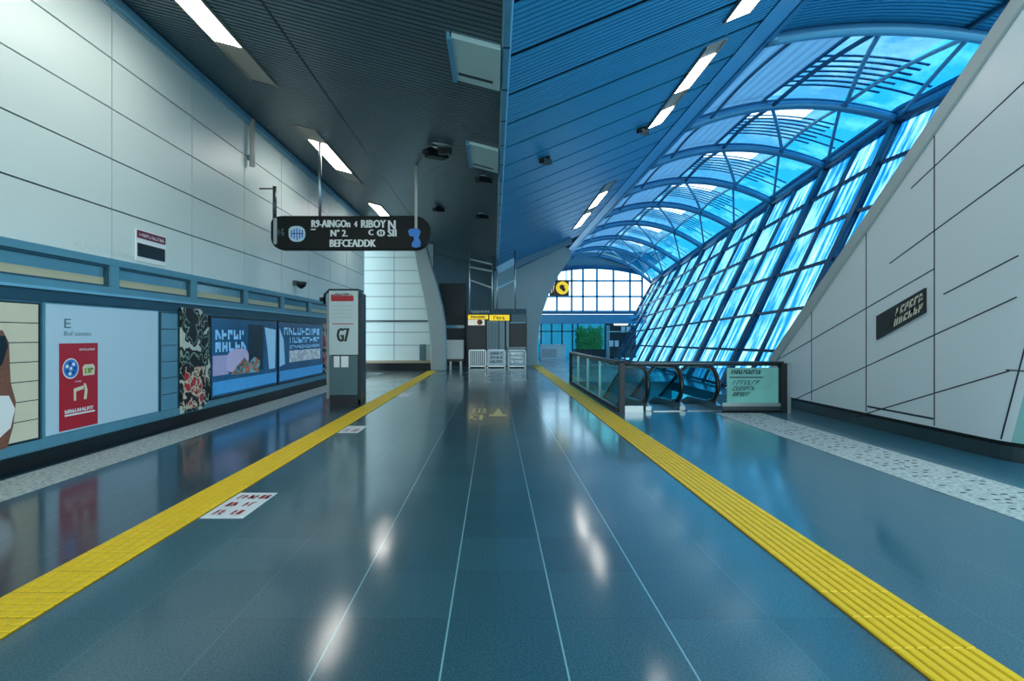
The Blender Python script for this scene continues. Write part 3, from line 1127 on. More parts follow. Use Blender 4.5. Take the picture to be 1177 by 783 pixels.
sline('R9-AINGOn', 358, 403, 261.5, 253)
sline('4', 407, 411, 261, 254.5)
sline('RIBOY', 415, 444, 262, 253)
sline('N', 446, 455, 264, 253.5)
sline('N° 2.', 380, 400, 272, 264)
sline('C', 423.5, 429.5, 270.5, 264)
sline('O', 433, 443, 272, 264)
sline('SII', 445.5, 456, 272, 264)
sline('BEFCEADDK', 379, 432.5, 284, 275.5)
mb = MB()
mb.box(S(437.4, 272, e - .002), S(438.6, 264, e), 'white_print')
mb.build('white_stroke', t, L)
mb = MB()
mb.box(S(357.5, 264.6, e - .002), S(363, 263.2, e), 'white_print')
mb.build('white_stroke', t, L)
mb = MB()
mb.prism([S(a, b, e) for a, b in rounded(332, 260, 351, 278, 8, 8)], (0, .012, 0), 'pale_poster')
for i in range(5):
    a = 334.5 + i * 3.1
    mb.prism([S(a, 263 + abs(i - 2), e - .003), S(a + 1.5, 262.6 + abs(i - 2), e - .003), S(a + 1.7, 276 - abs(i - 2) * 1.2, e - .003), S(a + .2, 276 - abs(i - 2) * 1.2, e - .003)], (0, .002, 0), 'blue_print')
mb.box(S(335, 269.2, e - .005), S(349, 268.2, e - .001), 'navy_print')
mb.build('round_emblem', t, L)
mb = MB()
mb.prism([S(a, b, e) for a, b in ((469, 266), (471, 263.5), (476, 262.8), (481, 263), (483.5, 266), (482.5, 270), (481, 273), (483.5, 278), (483, 283.5), (478, 285), (473.5, 283.5), (473.5, 280), (476, 276), (475.5, 272), (471, 271.5))], (0, .012, 0), 'blue_print')
mb.build('blue_figure_emblem', t, L)
mb = MB()
scrawl(mb, S(319.5, 271, e), (1, 0, 0), (0, 0, 1), .16, .16, 2, 'kiosk_grey', 31, .15)
mb.build('faint_lettering', t, L)

# ------------------------------------------------------------------ information pillar
t = thing('information_pillar', (-3.5, 12.9, 0), 'tall grey and white information pillar with red heading, standing beside the left yellow strip', 'information pillar')
L = t.location
Y0, X0, X1, Y1 = 12.5, -3.88, -3.2, 13.0
ZT = 2.66
mb = MB()
mb.box((X1, Y0 + .02, 0), (X1 + .07, Y1, 2.6), 'near_black')
mb.box((X0 + .03, Y0 + .06, .1), (X1, Y1, ZT - .02), 'near_black')
mb.build('dark_body', t, L)
mb = MB()
mb.box((X0, Y0, 1.15), (X1, Y0 + .06, ZT), 'kiosk_white')
mb.build('upper_panel', t, L, bevel=.008)
mb = MB()
mb.box((X0 - .01, Y0 - .01, ZT), (X1 + .01, Y1, ZT + .04), 'near_black')
mb.build('top_cap', t, L)
mb = MB()
mb.box((X0 + .01, Y0, .2), (X1 - .01, Y0 + .06, 1.13), 'kiosk_grey')
mb.build('lower_panel', t, L, bevel=.008)
mb = MB()
mb.box((X0 + .02, Y0 + .02, 0), (X1 + .05, Y1 - .02, .1), 'black')
mb.box((X0 + .01, Y0, .1), (X1, Y0 + .06, .19), 'near_black')
mb.build('plinth', t, L)
mb = MB()
y = Y0 - .003
ux, uz = (1, 0, 0), (0, 0, 1)
mb.box((X0 + .05, y, 2.41), (X1 - .1, Y0 + .001, 2.53), 'red_print')
scrawl(mb, (X0 + .05, y - .002, 2.5), ux, uz, .52, .07, 9, 'red_print', 41, .3)
mb.build('red_heading', t, L)
mb = MB()
mb.box((X0 + .08, y, 1.87), (X1 - .1, Y0 + .001, 1.89), 'red_print')
mb.build('red_rule', t, L)
mb = MB()
for k_ in (0, .012, .024, .036):
    letter(mb, 'G7', (X0 + .18 + k_, y - k_ * .03, 1.46), ux, uz, .27, .32, 'black')
mb.build('black_figures', t, L)
mb = MB()
scrawl(mb, (X0 + .14, y, 2.56), ux, uz, .36, .04, 8, 'black', 42, .3)
mb.build('black_caption', t, L)
for i in range(4):
    mb = MB()
    scrawl(mb, (X0 + .08, y, 2.28 - i * .09), ux, uz, .48, .035, 14, 'steel', 43 + i, .2)
    mb.build('small_print', t, L)
mb = MB()
mb.box((X0 + .12, y - .01, .86), (X0 + .25, Y0, 1.12), 'white_print')
mb.build('leaflet', t, L)
mb = MB()
mb.box((X0 + .29, y - .01, .86), (X0 + .46, Y0, 1.12), 'white_print')
mb.build('leaflet', t, L)
mb = MB()
mb.tube([(X0 + .02, Y0 + .2, ZT - .02), (X0 - .08, Y0 + .2, ZT), (X0 - .16, Y0 + .2, ZT - .08), (X0 - .17, Y0 + .2, ZT - .3)], .035, 'near_black', 8)
mb.tube([(X0 - .17, Y0 + .2, ZT - .18), (X0 - .26, Y0 + .15, ZT - .2)], .05, 'black', 10)
mb.build('bracket', t, L)
mb = MB()
mb.box((X0 - .1, Y0 + .15, .1), (X0, Y0 + .3, ZT - .05), 'concrete_light')
mb.build('pale_side_post', t, L)

# ------------------------------------------------------------------ white cabinet
YB = 25.0
t = thing('storage_cabinet', P(517, 425, YB), 'white box cabinet on dark legs in front of the dark back wall', 'cabinet')
L = t.location
a, b = P(503, 391, YB), P(532, 413, YB)
mb = MB()
mb.box((a.x + .2, YB, b.z), (b.x, YB + .8, a.z), 'cabinet')
mb.build('body', t, L, bevel=.02)
MB().box((a.x, YB + .01, b.z + .01), (a.x + .2, YB + .8, a.z - .01), 'cabinet_tan').build('side_panel', t, L)
MB().box((a.x + .03, YB + .1, b.z - .12), (b.x - .03, YB + .7, b.z), 'black').build('base_rail', t, L)
for i, (xx, yy) in enumerate(((a.x + .05, YB + .05), (a.x + .55, YB + .05), (b.x - .15, YB + .05), (a.x + .05, YB + .65), (b.x - .15, YB + .65))):
    MB().box((xx, yy, 0), (xx + .1, yy + .1, b.z - .1), 'cabinet' if i in (1, 2) else 'black').build('leg', t, L)

# ------------------------------------------------------------------ ticket booth at the far end of the middle
YK = 27.0
t = thing('ticket_booth', P(571, 420, YK), 'dark booth with a yellow lettered strip over its pale door, far end', 'booth')
L = t.location


def K(px, py, dy=0.0): return P(px, py, YK) + Vector((0, dy, 0))


def kbox(mb, x0, y0, x1, y1, d0, d1, m):
    mb.box(K(x0, y1, d0), K(x1, y0, d1), m)


zk = 422.2
mb = MB()
kbox(mb, 536, 357, 605, zk, .1, .8, 'near_black')
mb.build('body', t, L)
mb = MB()
kbox(mb, 537, 355, 605, 361, 0, .1, 'dark_wall')
kbox(mb, 588, 360, 605, 371, .02, .1, 'kiosk_grey')
mb.build('header', t, L)
mb = MB()
scrawl(mb, K(540, 359.6, -.01), ux, uz, 1.0, .12, 14, 'white_print', 51, .3)
mb.build('white_lettering', t, L)
mb = MB()
kbox(mb, 538, 362, 561, 367, -.02, .1, 'sign_yellow')
mb.build('yellow_strip', t, L)
mb = MB()
kbox(mb, 562.5, 362, 585.5, 368.5, -.02, .1, 'sign_yellow')
mb.build('yellow_strip', t, L)
mb = MB()
scrawl(mb, K(541, 366, -.025), ux, uz, .75, .13, 7, 'cabinet_tan', 52, .3)
mb.build('strip_lettering', t, L)
mb = MB()
scrawl(mb, K(567, 367.5, -.025), ux, uz, .62, .17, 4, 'black', 53, .2)
mb.build('strip_lettering', t, L)
mb = MB()
kbox(mb, 538, 367.5, 557, 374, -.02, .1, 'sign_white')
mb.disc(K(551.5, 370.5, -.03), ux, uz, .14, 'orange_red', .004, 16)
mb.disc(K(552.5, 370.5, -.036), ux, uz, .08, 'black', .004, 16)
mb.build('white_notice', t, L)
mb = MB()
kbox(mb, 560, 369, 573, 402, 0, .1, 'concrete')
kbox(mb, 574, 369, 580, 402, 0, .1, 'concrete')
kbox(mb, 582, 369, 585, 404, -.02, .1, 'concrete_light')
for i in range(5):
    kbox(mb, 561.5 + i * 2.4, 371, 562.3 + i * 2.4, 401, -.01, 0, 'kiosk_grey')
mb.build('pale_door', t, L)
mb = MB()
kbox(mb, 538, 375, 557, 402, .03, .1, 'shop_dark')
mb.build('dark_glass', t, L)
mb = MB()
kbox(mb, 587, 372, 604, 402, .03, .1, 'shop_dark')
mb.build('dark_glass', t, L)
mb = MB()
kbox(mb, 585, 399, 604, 401, -.03, .1, 'concrete_light')
mb.build('ledge', t, L)
mb = MB()
kbox(mb, 586, 370.5, 604, 371.5, -.02, .1, 'teal_light')
mb.build('ledge', t, L)

# barriers in front
YR = 26.4


def R_(px, py, dy=0.0): return P(px, py, YR) + Vector((0, dy, 0))


for (xa, xb, kind, label) in ((538.5, 559, 'bars', 'grey barred barrier panel at the far end, below the dark glass left of the door'),
                              (559.5, 581.5, 'poster', 'barrier carrying a white poster with grey print, middle of the far row'),
                              (583.5, 605, 'poster2', 'barrier carrying a pale poster, rightmost of the far row beside the plaster column')):
    t = thing('crowd_barrier', R_((xa + xb) / 2, 423, 0), label, 'barrier', 'barriers in front of the far booth')
    L = t.location
    z0, z1 = .06, EYE + (VY - 402) * YR / F
    A, B = R_(xa, 0).x + .015, R_(xb, 0).x - .015
    mb = MB()
    mb.box((A, YR, z1 - .05), (B, YR + .05, z1), 'steel')
    mb.box((A, YR, z0), (B, YR + .05, z0 + .05), 'steel')
    mb.box((A, YR, 0), (A + .05, YR + .05, z1), 'steel')
    mb.box((B - .05, YR, 0), (B, YR + .05, z1), 'steel')
    mb.build('frame', t, L)
    if kind == 'bars':
        for i in range(7):
            xx = A + .1 + i * (B - A - .2) / 6.5
            MB().box((xx, YR + .01, z0 + .05), (xx + .03, YR + .04, z1 - .05), 'steel').build('bar', t, L)
        MB().box((A, YR + .05, z0), (B, YR + .06, z1), 'kiosk_grey').build('back_sheet', t, L)
    else:
        MB().box((A + .02, YR - .01, z0 + .06), (B - .02, YR + .02, z1 - .03), 'white_print' if kind == 'poster' else 'kiosk_white').build('poster', t, L)
        for r in range(3):
            mb = MB()
            scrawl(mb, (A + .15, YR - .013, z0 + .2 + r * .2), ux, uz, B - A - .3, .13, 6, 'kiosk_grey' if kind == 'poster' else 'steel', 60 + r, .25)
            mb.build('poster_print', t, L)
MB_post = MB().box(R_(582, 0).__add__(Vector((0, -.03, -R_(582, 0).z))), (R_(583, 0).x, YR + .06, 1.05), 'steel_dark')
tag(MB_post.build('barrier_post', loc=(R_(582.5, 0).x, YR, 0)), 'thin dark post standing between the two postered far barriers', 'post')

# hanging frames above the booth
YH = 24.0


def H(px, py): return P(px, py, YH)


for (xs_, bars, label) in (((540, 566), ((298, 304), (307, 312), (322, 331)), 'white tube ladder frame hanging under the grey ceiling left of the valley beam'),
                           ((571.5, 592), ((311, 300), (332, 322)), 'white tube frame hanging under the blue ceiling right of the valley beam')):
    t = thing('hanging_rack', H(sum(xs_) / 2, 300), label, 'hanging frame', 'tube frames hung before the far booth')
    L = t.location
    for px in xs_:
        p_ = H(px, 362)
        top = (zl(p_.x) if p_.x < XV else zr(p_.x)) + .05
        MB().tube([p_, Vector((p_.x, YH, top))], .035 if px != 592 else .045, 'steel', 8).build('rod', t, L)
    for i, (ya, yb) in enumerate(bars):
        w_ = .07 if (px < 570 or i == 1) else .3
        MB().bar(H(xs_[0], ya), H(xs_[1], yb), .06, w_, 'concrete_light' if px < 570 else 'teal_light').build('crossbar', t, L)
    if px > 570:
        MB().prism([H(569.5, 313), H(592, 302), H(592, 321), H(569.5, 331)], (0, .02, 0), 'wall_teal').build('plate', t, L)

# ------------------------------------------------------------------ right wall
TH = .35


def ytop(z): return 12.55 - (z - 1.0) / .81       # far slanted edge


def ynear(z): return 7.0 - .26 * (z - .25)        # where the rounded corner begins


mb = MB()
zsteps = [.25 + .25 * i for i in range(30)]
RC = .75
rows = []
for z in zsteps:
    far = min(12.55, ytop(z)) if z > 1.0 else 12.55
    near = min(ynear(z), far - .05)
    row = [Vector((WR, far + (near - far) * i / 12, z)) for i in range(13)]
    for i in range(1, 10):
        a = math.radians(90 * i / 9)
        row.append(Vector((WR + RC - RC * math.cos(a), near - RC * math.sin(a), z)))
    row.append(Vector((WR + RC + 2.2, near - RC, z)))
    rows.append(row)
nc = len(rows[0])
vs = [p_ for r in rows for p_ in r]
fs, fs2 = [], []
for i in range(len(rows) - 1):
    for j in range(nc - 1):
        q = (i * nc + j, i * nc + j + 1, (i + 1) * nc + j + 1, (i + 1) * nc + j)
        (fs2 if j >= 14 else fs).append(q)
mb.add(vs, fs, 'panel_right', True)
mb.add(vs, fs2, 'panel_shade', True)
# back face so that the wall has thickness
mb.prism([(WR + .02, 12.55, .25), (WR + .02, 12.55, 1.0), (WR + .02, ytop(7.4), 7.4), (WR + .02, ynear(7.4), 7.4), (WR + .02, ynear(.25), .25)], (TH - .02, 0, 0), 'panel_right')


def jline(ya, za, yb, zb, w_=.016):
    mb.bar((WR - .001, ya, za), (WR - .001, yb, zb), .008, w_, 'joint', up=(0, 0, 1))


for jy in (7.86, 9.3, 10.9):
    zt = 1.0 + .81 * (12.55 - jy) - .2
    jline(jy, .27, jy, zt)
for (z0, sl, ya, yb) in ((.75, .355, 9.55, 6.72), (1.61, .38, 11.8, 6.62), (2.59, .355, 12.2, 7.86), (2.14, .36, 7.7, 6.6), (3.15, .41, 8.75, 6.4), (4.1, .46, 8.3, 6.0), (5.1, .5, 7.86, 5.7)):
    ya = min(ya, 12.5)
    zz = z0 - sl * (ya - 7.86)
    # clip to the slanted edge
    while zz > 1.0 + .81 * (12.55 - ya) - .1 and ya > yb:
        ya -= .05
        zz = z0 - sl * (ya - 7.86)
    jline(ya, zz, yb, z0 - sl * (yb - 7.86))
jline(9.27, .37, 7.88, .37, .03)
# corner seam and its continuation round the corner
for pts in ([(WR - .004, ynear(z) - .15, z) for z in (.27, 1, 2, 3, 4)],):
    mb.tube([Vector(p_) + Vector((.02, 0, 0)) for p_ in pts], .01, 'joint', 6)
pts = [Vector((WR, 6.75, 1.165))]
for i in range(0, 10):
    a = math.radians(90 * i / 9)
    z = 1.165
    pts.append(Vector((WR + RC - RC * math.cos(a), ynear(z) - RC * math.sin(a), z)))
mb.tube(pts, .009, 'joint', 6)
structure('wall_right', mb, loc=(WR, 9, 0))
mb = MB()
d = Vector((0, -1, .81)).normalized()
a, b = Vector((WR, 12.5, 1.0)), Vector((WR, 12.5, 1.0)) + d * 8.2
nrm = Vector((0, .81, 1)).normalized()
mb.prism([a + Vector((-.05, 0, 0)) - nrm * .16, a + Vector((-.05, 0, 0)) + nrm * .06, b + Vector((-.05, 0, 0)) + nrm * .06, b + Vector((-.05, 0, 0)) - nrm * .16], (TH + .1, 0, 0), 'concrete_light')
structure('trim_8', mb, loc=(WR, 10, 3), bevel=.02)
mb = MB()
base = [Vector((WR + .02, 12.55, 0)), Vector((WR + .02, 7.0, 0))]
for i in range(1, 10):
    a = math.radians(90 * i / 9)
    base.append(Vector((WR + .02 + RC - RC * math.cos(a), 7.0 - RC * math.sin(a), 0)))
base.append(Vector((WR + RC + 2.2, 7.0 - RC, 0)))
for p_, q_ in zip(base, base[1:]):
    mb.hexa([p_, q_, q_ + Vector((.05, .05, 0)), p_ + Vector((.05, .05, 0))], [p_ + Vector((0, 0, .19)), q_ + Vector((0, 0, .19)), q_ + Vector((.05, .05, .19)), p_ + Vector((.05, .05, .19))], 'steel_dark')
    up_ = Vector((0, 0, .19))
    o_ = Vector((.015, .015, 0))
    mb.hexa([p_ + up_ + o_, q_ + up_ + o_, q_ + up_ + o_ * 4, p_ + up_ + o_ * 4], [p_ + up_ + o_ + Vector((0, 0, .07)), q_ + up_ + o_ + Vector((0, 0, .07)), q_ + up_ + o_ * 4 + Vector((0, 0, .07)), p_ + up_ + o_ * 4 + Vector((0, 0, .07))], 'kick')
structure('baseboard_right', mb, loc=(WR, 9, 0))

# slanted name plate
t = thing('wall_sign', (WR, 8.5, 1.9), 'slanted dark sign plate with pale lettering on the white right wall', 'wall sign')
L = t.location
A, B = Vector((WR, 9.02, 1.53)), Vector((WR, 8.0, 1.95))
mb = MB()
mb.prism([A, B, B + Vector((0, 0, .37)), A + Vector((0, 0, .40))], (-.03, 0, 0), 'near_black')
mb.build('plate', t, L)
mb = MB()
u_ = (B - A).normalized()
scrawl(mb, A + u_ * .46 + Vector((-.033, 0, .20)), u_, UZ, .60, .12, 6, 'cream', 71, .3, slant=.3)
mb.build('lettering', t, L)
mb = MB()
scrawl(mb, A + u_ * .42 + Vector((-.033, 0, .05)), u_, UZ, .64, .11, 6, 'cream', 72, .3, slant=.3)
mb.build('lettering', t, L)
mb = MB()
mb.prism([A + u_ * .14 + Vector((-.033, 0, .12)), A + u_ * .34 + Vector((-.033, 0, .1)), A + u_ * .36 + Vector((-.033, 0, .2)), A + u_ * .2 + Vector((-.033, 0, .2))], (-.002, 0, 0), 'black')
mb.build('dark_emblem', t, L)

# ------------------------------------------------------------------ glass railing round the escalator well
RX = 2.62
RZ = 1.02
t = thing('glass_railing', (4.2, 11.1, 0), 'steel framed glass railing round the escalator well, beside the right yellow strip', 'railing')
L = t.location
YA, YBk = 11.1, 18.2
XR = 6.02
mb = MB()
mb.tube([(RX, YBk, RZ), (RX, 14, RZ), (RX, YA + .35, RZ), (RX + .08, YA + .1, RZ), (RX + .35, YA, RZ), (4.5, YA, RZ), (XR, YA, RZ)], .05, 'steel_dark', 10)
mb.build('handrail', t, L)
for (xx, yy, w_) in ((RX, YBk, .05), (RX, 16.6, .03), (RX, 14.9, .03), (RX, 13.2, .03), (RX + .05, YA + .05, .055), (XR, YA, .06)):
    MB().box((xx - w_, yy - w_, 0), (xx + w_, yy + w_, RZ), 'near_black' if w_ > .04 else 'steel').build('post', t, L)
MB().box((XR + .06, YA - .05, 0), (XR + .14, YA + .05, RZ + .02), 'steel').build('end_post', t, L)
ys = [YBk, 16.6, 14.9, 13.2, YA + .1]
for a, b in zip(ys, ys[1:]):
    MB().box((RX - .008, b + .05, .1), (RX + .008, a - .05, RZ - .05), 'glass_rail').build('glass_panel', t, L)
MB().box((RX + .11, YA - .008, .14), (3.15, YA + .008, RZ - .06), 'glass_rail').build('glass_panel', t, L)
gp = MB().box((4.85, YA - .01, .2), (XR - .1, YA + .012, RZ - .09), 'glass_rail_milky').build('frosted_panel', t, L)
mb = MB()
scrawl(mb, (4.92, YA - .013, .80), ux, uz, .62, .09, 12, 'etched', 81, .3, slant=.3)
mb.box((4.90, YA - .013, .72), (5.6, YA - .0105, .745), 'etched')
for r in range(3):
    scrawl(mb, (4.95, YA - .013, .58 - r * .12), ux, uz, .55 - r * .1, .09, 7, 'etched', 82 + r, .2, slant=.6)
mb.build('etched_lettering', gp, L)
mb = MB()
mb.box((4.75, YA - .03, .13), (XR, YA + .03, .2), 'steel')
mb.box((4.75, YA - .03, .0), (XR, YA + .03, .05), 'kick')
mb.box((4.75, YA - .02, .05), (XR, YA + .02, .13), 'steel_dark')
mb.box((XR - .1, YA - .03, .2), (XR - .06, YA + .03, RZ - .05), 'near_black')
mb.box((RX + .1, YA - .03, 0), (3.1, YA + .03, .14), 'steel')
mb.box((RX - .05, YA + .1, 0), (RX + .05, YBk, .08), 'near_black')
mb.build('base_frame', t, L)

# ------------------------------------------------------------------ escalators
YAW = math.radians(4)
AX = Vector((-math.sin(YAW), math.cos(YAW), 0))   # away from the viewer
SX = Vector((math.cos(YAW), math.sin(YAW), 0))
E0 = Vector((3.2, 11.32, 0))


def bal_profile(n=10):
    """(along, up) centreline of a handrail: back under the deck, round the newel, then down the slope"""
    pts = [(.75, .10)]
    c, r = .42, .40
    for i in range(n + 1):
        a = math.radians(-90 - 180 * i / n)
        pts.append((c + r * math.cos(a), .52 + r * math.sin(a)))
    pts += [(1.0, .92), (1.5, .90), (2.1, .62), (3.6, -.25), (6.6, -1.98)]
    return pts


def balustrade(parent, L, off):
    o_ = E0 + SX * off

    def q(p_): return o_ + AX * p_[0] + Vector((0, 0, p_[1]))
    pr = bal_profile()
    rail = MB().tube([q(p_) for p_ in pr], .05, 'rubber', 10, sy=.9).build('handrail', parent, L)
    inner = MB().tube([q((p_[0] + (.045 if p_[0] < .5 else 0), p_[1] - .045 if p_[1] > .5 else p_[1] + .05)) for p_ in pr[1:]], .022, 'steel', 8).build('handrail_guide', rail, L)
    g_ = [(.75, .12)] + [(.42 + .34 * math.cos(math.radians(-90 - 180 * i / 10)), .52 + .34 * math.sin(math.radians(-90 - 180 * i / 10))) for i in range(11)]
    g_ += [(1.0, .86), (1.5, .84), (2.1, .56), (3.6, -.31), (6.6, -2.04), (6.6, -2.6), (3.6, -.95), (2.1, -.15), (1.4, .10)]
    MB().prism([q(p_) - SX * .006 for p_ in g_], SX * .012, 'glass_newel').build('balustrade_glass', parent, L)
    sk = [(-.02, 0), (-.02, .1), (.2, .16), (1.4, .14), (2.1, -.1), (3.6, -.93), (6.6, -2.65), (6.6, -2.95), (3.4, -1.2), (2.1, -.5), (1.4, -.3), (.1, -.3)]
    MB().prism([q(p_) - SX * .06 for p_ in sk], SX * .12, 'steel').build('skirt', parent, L)


def escalator(off0, off1, left, right, label):
    base = E0 + SX * ((off0 + off1) / 2)
    t = thing('escalator', base, label, 'escalator', 'escalators in the well')
    L = base
    if left:
        balustrade(t, L, off0)
    if right:
        balustrade(t, L, off1)
    a, b = E0 + SX * (off0 + .07), E0 + SX * (off1 - .07)
    MB().prism([a - AX * .12, b - AX * .12, b + AX * .9, a + AX * .9], (0, 0, .015), 'steel').build('landing_plate', t, L)
    mb = MB()
    for i in range(11):
        s0 = .9 + i * .4
        z = 0 if i < 2 else -.231 * (i - 1)
        p_ = a + AX * s0 + Vector((0, 0, z))
        q_ = b + AX * s0 + Vector((0, 0, z))
        mb.prism([p_ - Vector((0, 0, .22)), q_ - Vector((0, 0, .22)), q_ - Vector((0, 0, .22)) + AX * .4, p_ - Vector((0, 0, .22)) + AX * .4], (0, 0, .22), 'steel_dark')
        n_ = 7
        for k in range(n_):
            w_ = (q_ - p_) * ((k + .3) / n_)
            mb.bar(p_ + w_ + Vector((0, 0, .004)), p_ + w_ + AX * .4 + Vector((0, 0, .004)), .03, .008, 'near_black')
    mb.build('steps', t, L)
    return t


escalator(.08, .82, True, True, 'escalator on the left of the well, with black handrail loops under the railing')
escalator(.82, 1.62, False, True, 'escalator on the right of the well, beside the frosted glass panel')

# ------------------------------------------------------------------ vault: ribs, roof, glass wall
DL = [10.0, 14.2, 17.4, 21.0, 24.8, 28.8, 33.0, 37.0, 40.4]


def rib_pts(dl, first=False):
    dr = dl - .75
    Xs, Zs = 10.2 + .06 * (dr - 13.5), EYE + 5.45 - .06 * (dr - 13.5)
    p0 = Vector((XE + .05, dl, zr(XE) + .02))
    p1 = Vector((7.85, dl - .35, EYE + 5.98))
    p2 = Vector((Xs, dr, Zs))
    if first:                                   # the arch where the slatted soffit ends is flatter
        p1 = Vector((7.3, dl, EYE + 5.76))
        p2 = Vector((10.3, dl, EYE + 5.35))
    out_ = []
    tm = (p1.x - p0.x) / (p2.x - p0.x)
    for i in range(25):
        t_ = i / 24
        x_ = p0.x + (p2.x - p0.x) * t_
        y_ = p0.y + (p2.y - p0.y) * t_
        # quadratic in t through three heights
        z_ = p0.z * (t_ - tm) * (t_ - 1) / (tm * 1.0) + p1.z * t_ * (t_ - 1) / (tm * (tm - 1)) + p2.z * t_ * (t_ - tm) / (1 - tm)
        out_.append(Vector((x_, y_, z_)))
    return out_


def rp(k, t_):
    pts = RIBS[k]
    f = t_ * 24
    i = min(int(f), 23)
    return pts[i].lerp(pts[i + 1], f - i)


RIBS = [rib_pts(d_, d_ < 11) for d_ in DL]
UP = Vector((0, 0, .28))
for k, pts in enumerate(RIBS):
    mb = MB()
    mb.tube(pts, .11, 'rib', 10)
    mb.tube([p_ + Vector((0, .05, .15)) for p_ in pts], .05, 'rib_dark', 8)
    structure('trim_%d' % (20 + k), mb, loc=pts[12])
# lattice tubes between ribs
for k in range(len(RIBS) - 1):
    mb = MB()

    def wavy(t0, t1, r, m, sag=.12):
        a, b = rp(k, t0), rp(k + 1, t1)
        pts = []
        for i in range(9):
            s_ = i / 8
            p_ = a.lerp(b, s_)
            p_.z -= -sag * math.sin(math.pi * s_)
            pts.append(p_)
        mb.tube(pts, r, m, 6)
    wavy(.12, .12, .04, 'rib_dark')
    wavy(.42, .42, .055, 'rib_dark')
    wavy(.74, .74, .05, 'rib_pale')
    wavy(.42, .76, .05, 'rib')
    wavy(.74, 1.0, .045, 'rib', .05)
    structure('trim_%d' % (40 + k), mb, loc=rp(k, .5))
    mb = MB()
    mb.tube([rp(k, 1.0), rp(k + 1, 1.0)], .13, 'rib_dark', 8)
    mb.prism([rp(k, 1), rp(k + 1, 1), rp(k + 1, 1) + UP * 1.25, rp(k, 1) + UP * 1.25], (.06, 0, 0), 'rib')
    structure('trim_%d' % (60 + k), mb, loc=rp(k, 1))

# roof cladding: opaque outer band on the ceiling side, then glazed bays
mb = MB()
for k in range(len(RIBS) - 1):
    for i in range(8):
        t0, t1 = .40 * i / 8, .40 * (i + 1) / 8
        a, b, c, d_ = rp(k, t0) + UP, rp(k, t1) + UP, rp(k + 1, t1) + UP, rp(k + 1, t0) + UP
        u2 = Vector((0, 0, .08))
        mb.hexa([a, b, c, d_], [a + u2, b + u2, c + u2, d_ + u2], 'roof_opaque')
structure('ceiling.002', mb, loc=(6, 20, 7.4))
for k in range(len(RIBS) - 1):
    L = rp(k, .7)
    mb = MB()
    for t_ in (.40, 1.0):
        mb.bar(rp(k, t_) + UP, rp(k + 1, t_) + UP, .08, .08, 'rib_dark')
    w_ = structure('window_%d' % (20 + k), mb, loc=L)
    mb = MB()
    nt_ = 10
    for i in range(nt_):
        t0, t1 = .40 + .6 * i / nt_, .40 + .6 * (i + 1) / nt_
        m_ = 'glass_mid' if t1 < .78 else 'glass_cyan'
        segs = [(.0, .16, m_), (.16, .46, 'glass_clear' if .42 < t1 < .72 and k else m_), (.46, 1.0, m_)]
        for s0, s1, mm in segs:
            a, b = rp(k, t0).lerp(rp(k + 1, t0), s0) + UP, rp(k, t1).lerp(rp(k + 1, t1), s0) + UP
            c, d_ = rp(k, t1).lerp(rp(k + 1, t1), s1) + UP, rp(k, t0).lerp(rp(k + 1, t0), s1) + UP
            mb.add([a, b, c, d_], [(0, 1, 2, 3)], mm)
    mb.build('pane', w_, L)
    mb = MB()
    for s_ in (.50, .57, .64, .71, .78, .85, .92):
        pts = [rp(k, .4 + .6 * i / 10).lerp(rp(k + 1, .4 + .6 * i / 10), s_) + UP + Vector((0, 0, .12)) for i in range(11)]
        for p_, q_ in zip(pts, pts[1:] if int(s_ * 100) % 2 else pts[1:9]):
            mb.bar(p_, q_, .07, .02, 'louvre')
    mb.build('louvre_blades', w_, L)

# slatted soffit in front of the first rib
mb = MB()
for i in range(45):
    off_ = Vector((0, -.1 - i * .1, .12))
    pts = [p_ + off_ for p_ in RIBS[0][::3]]
    for p_, q_ in zip(pts, pts[1:]):
        mb.hexa([p_, q_, q_ + Vector((0, .066, 0)), p_ + Vector((0, .066, 0))], [p_ + Vector((0, 0, .035)), q_ + Vector((0, 0, .035)), q_ + Vector((0, .066, .035)), p_ + Vector((0, .066, .035))], 'slat_blue')
pts = [p_ + Vector((0, 0, .22)) for p_ in RIBS[0][::3]]
for p_, q_ in zip(pts, pts[1:]):
    o2, u2 = Vector((0, -4.6, 0)), Vector((0, 0, .08))
    mb.hexa([p_, q_, q_ + o2, p_ + o2], [p_ + u2, q_ + u2, q_ + o2 + u2, p_ + o2 + u2], 'slat_blue_back')
structure('ceiling.003', mb, loc=(7.5, 8, 7.4))
mb = MB()
mb.tube([rp(0, .72) + Vector((0, -4.5, .08)), rp(0, .72) + Vector((0, 0, .08))], .05, 'rib_dark', 8)
structure('trim_19', mb, loc=rp(0, .72))

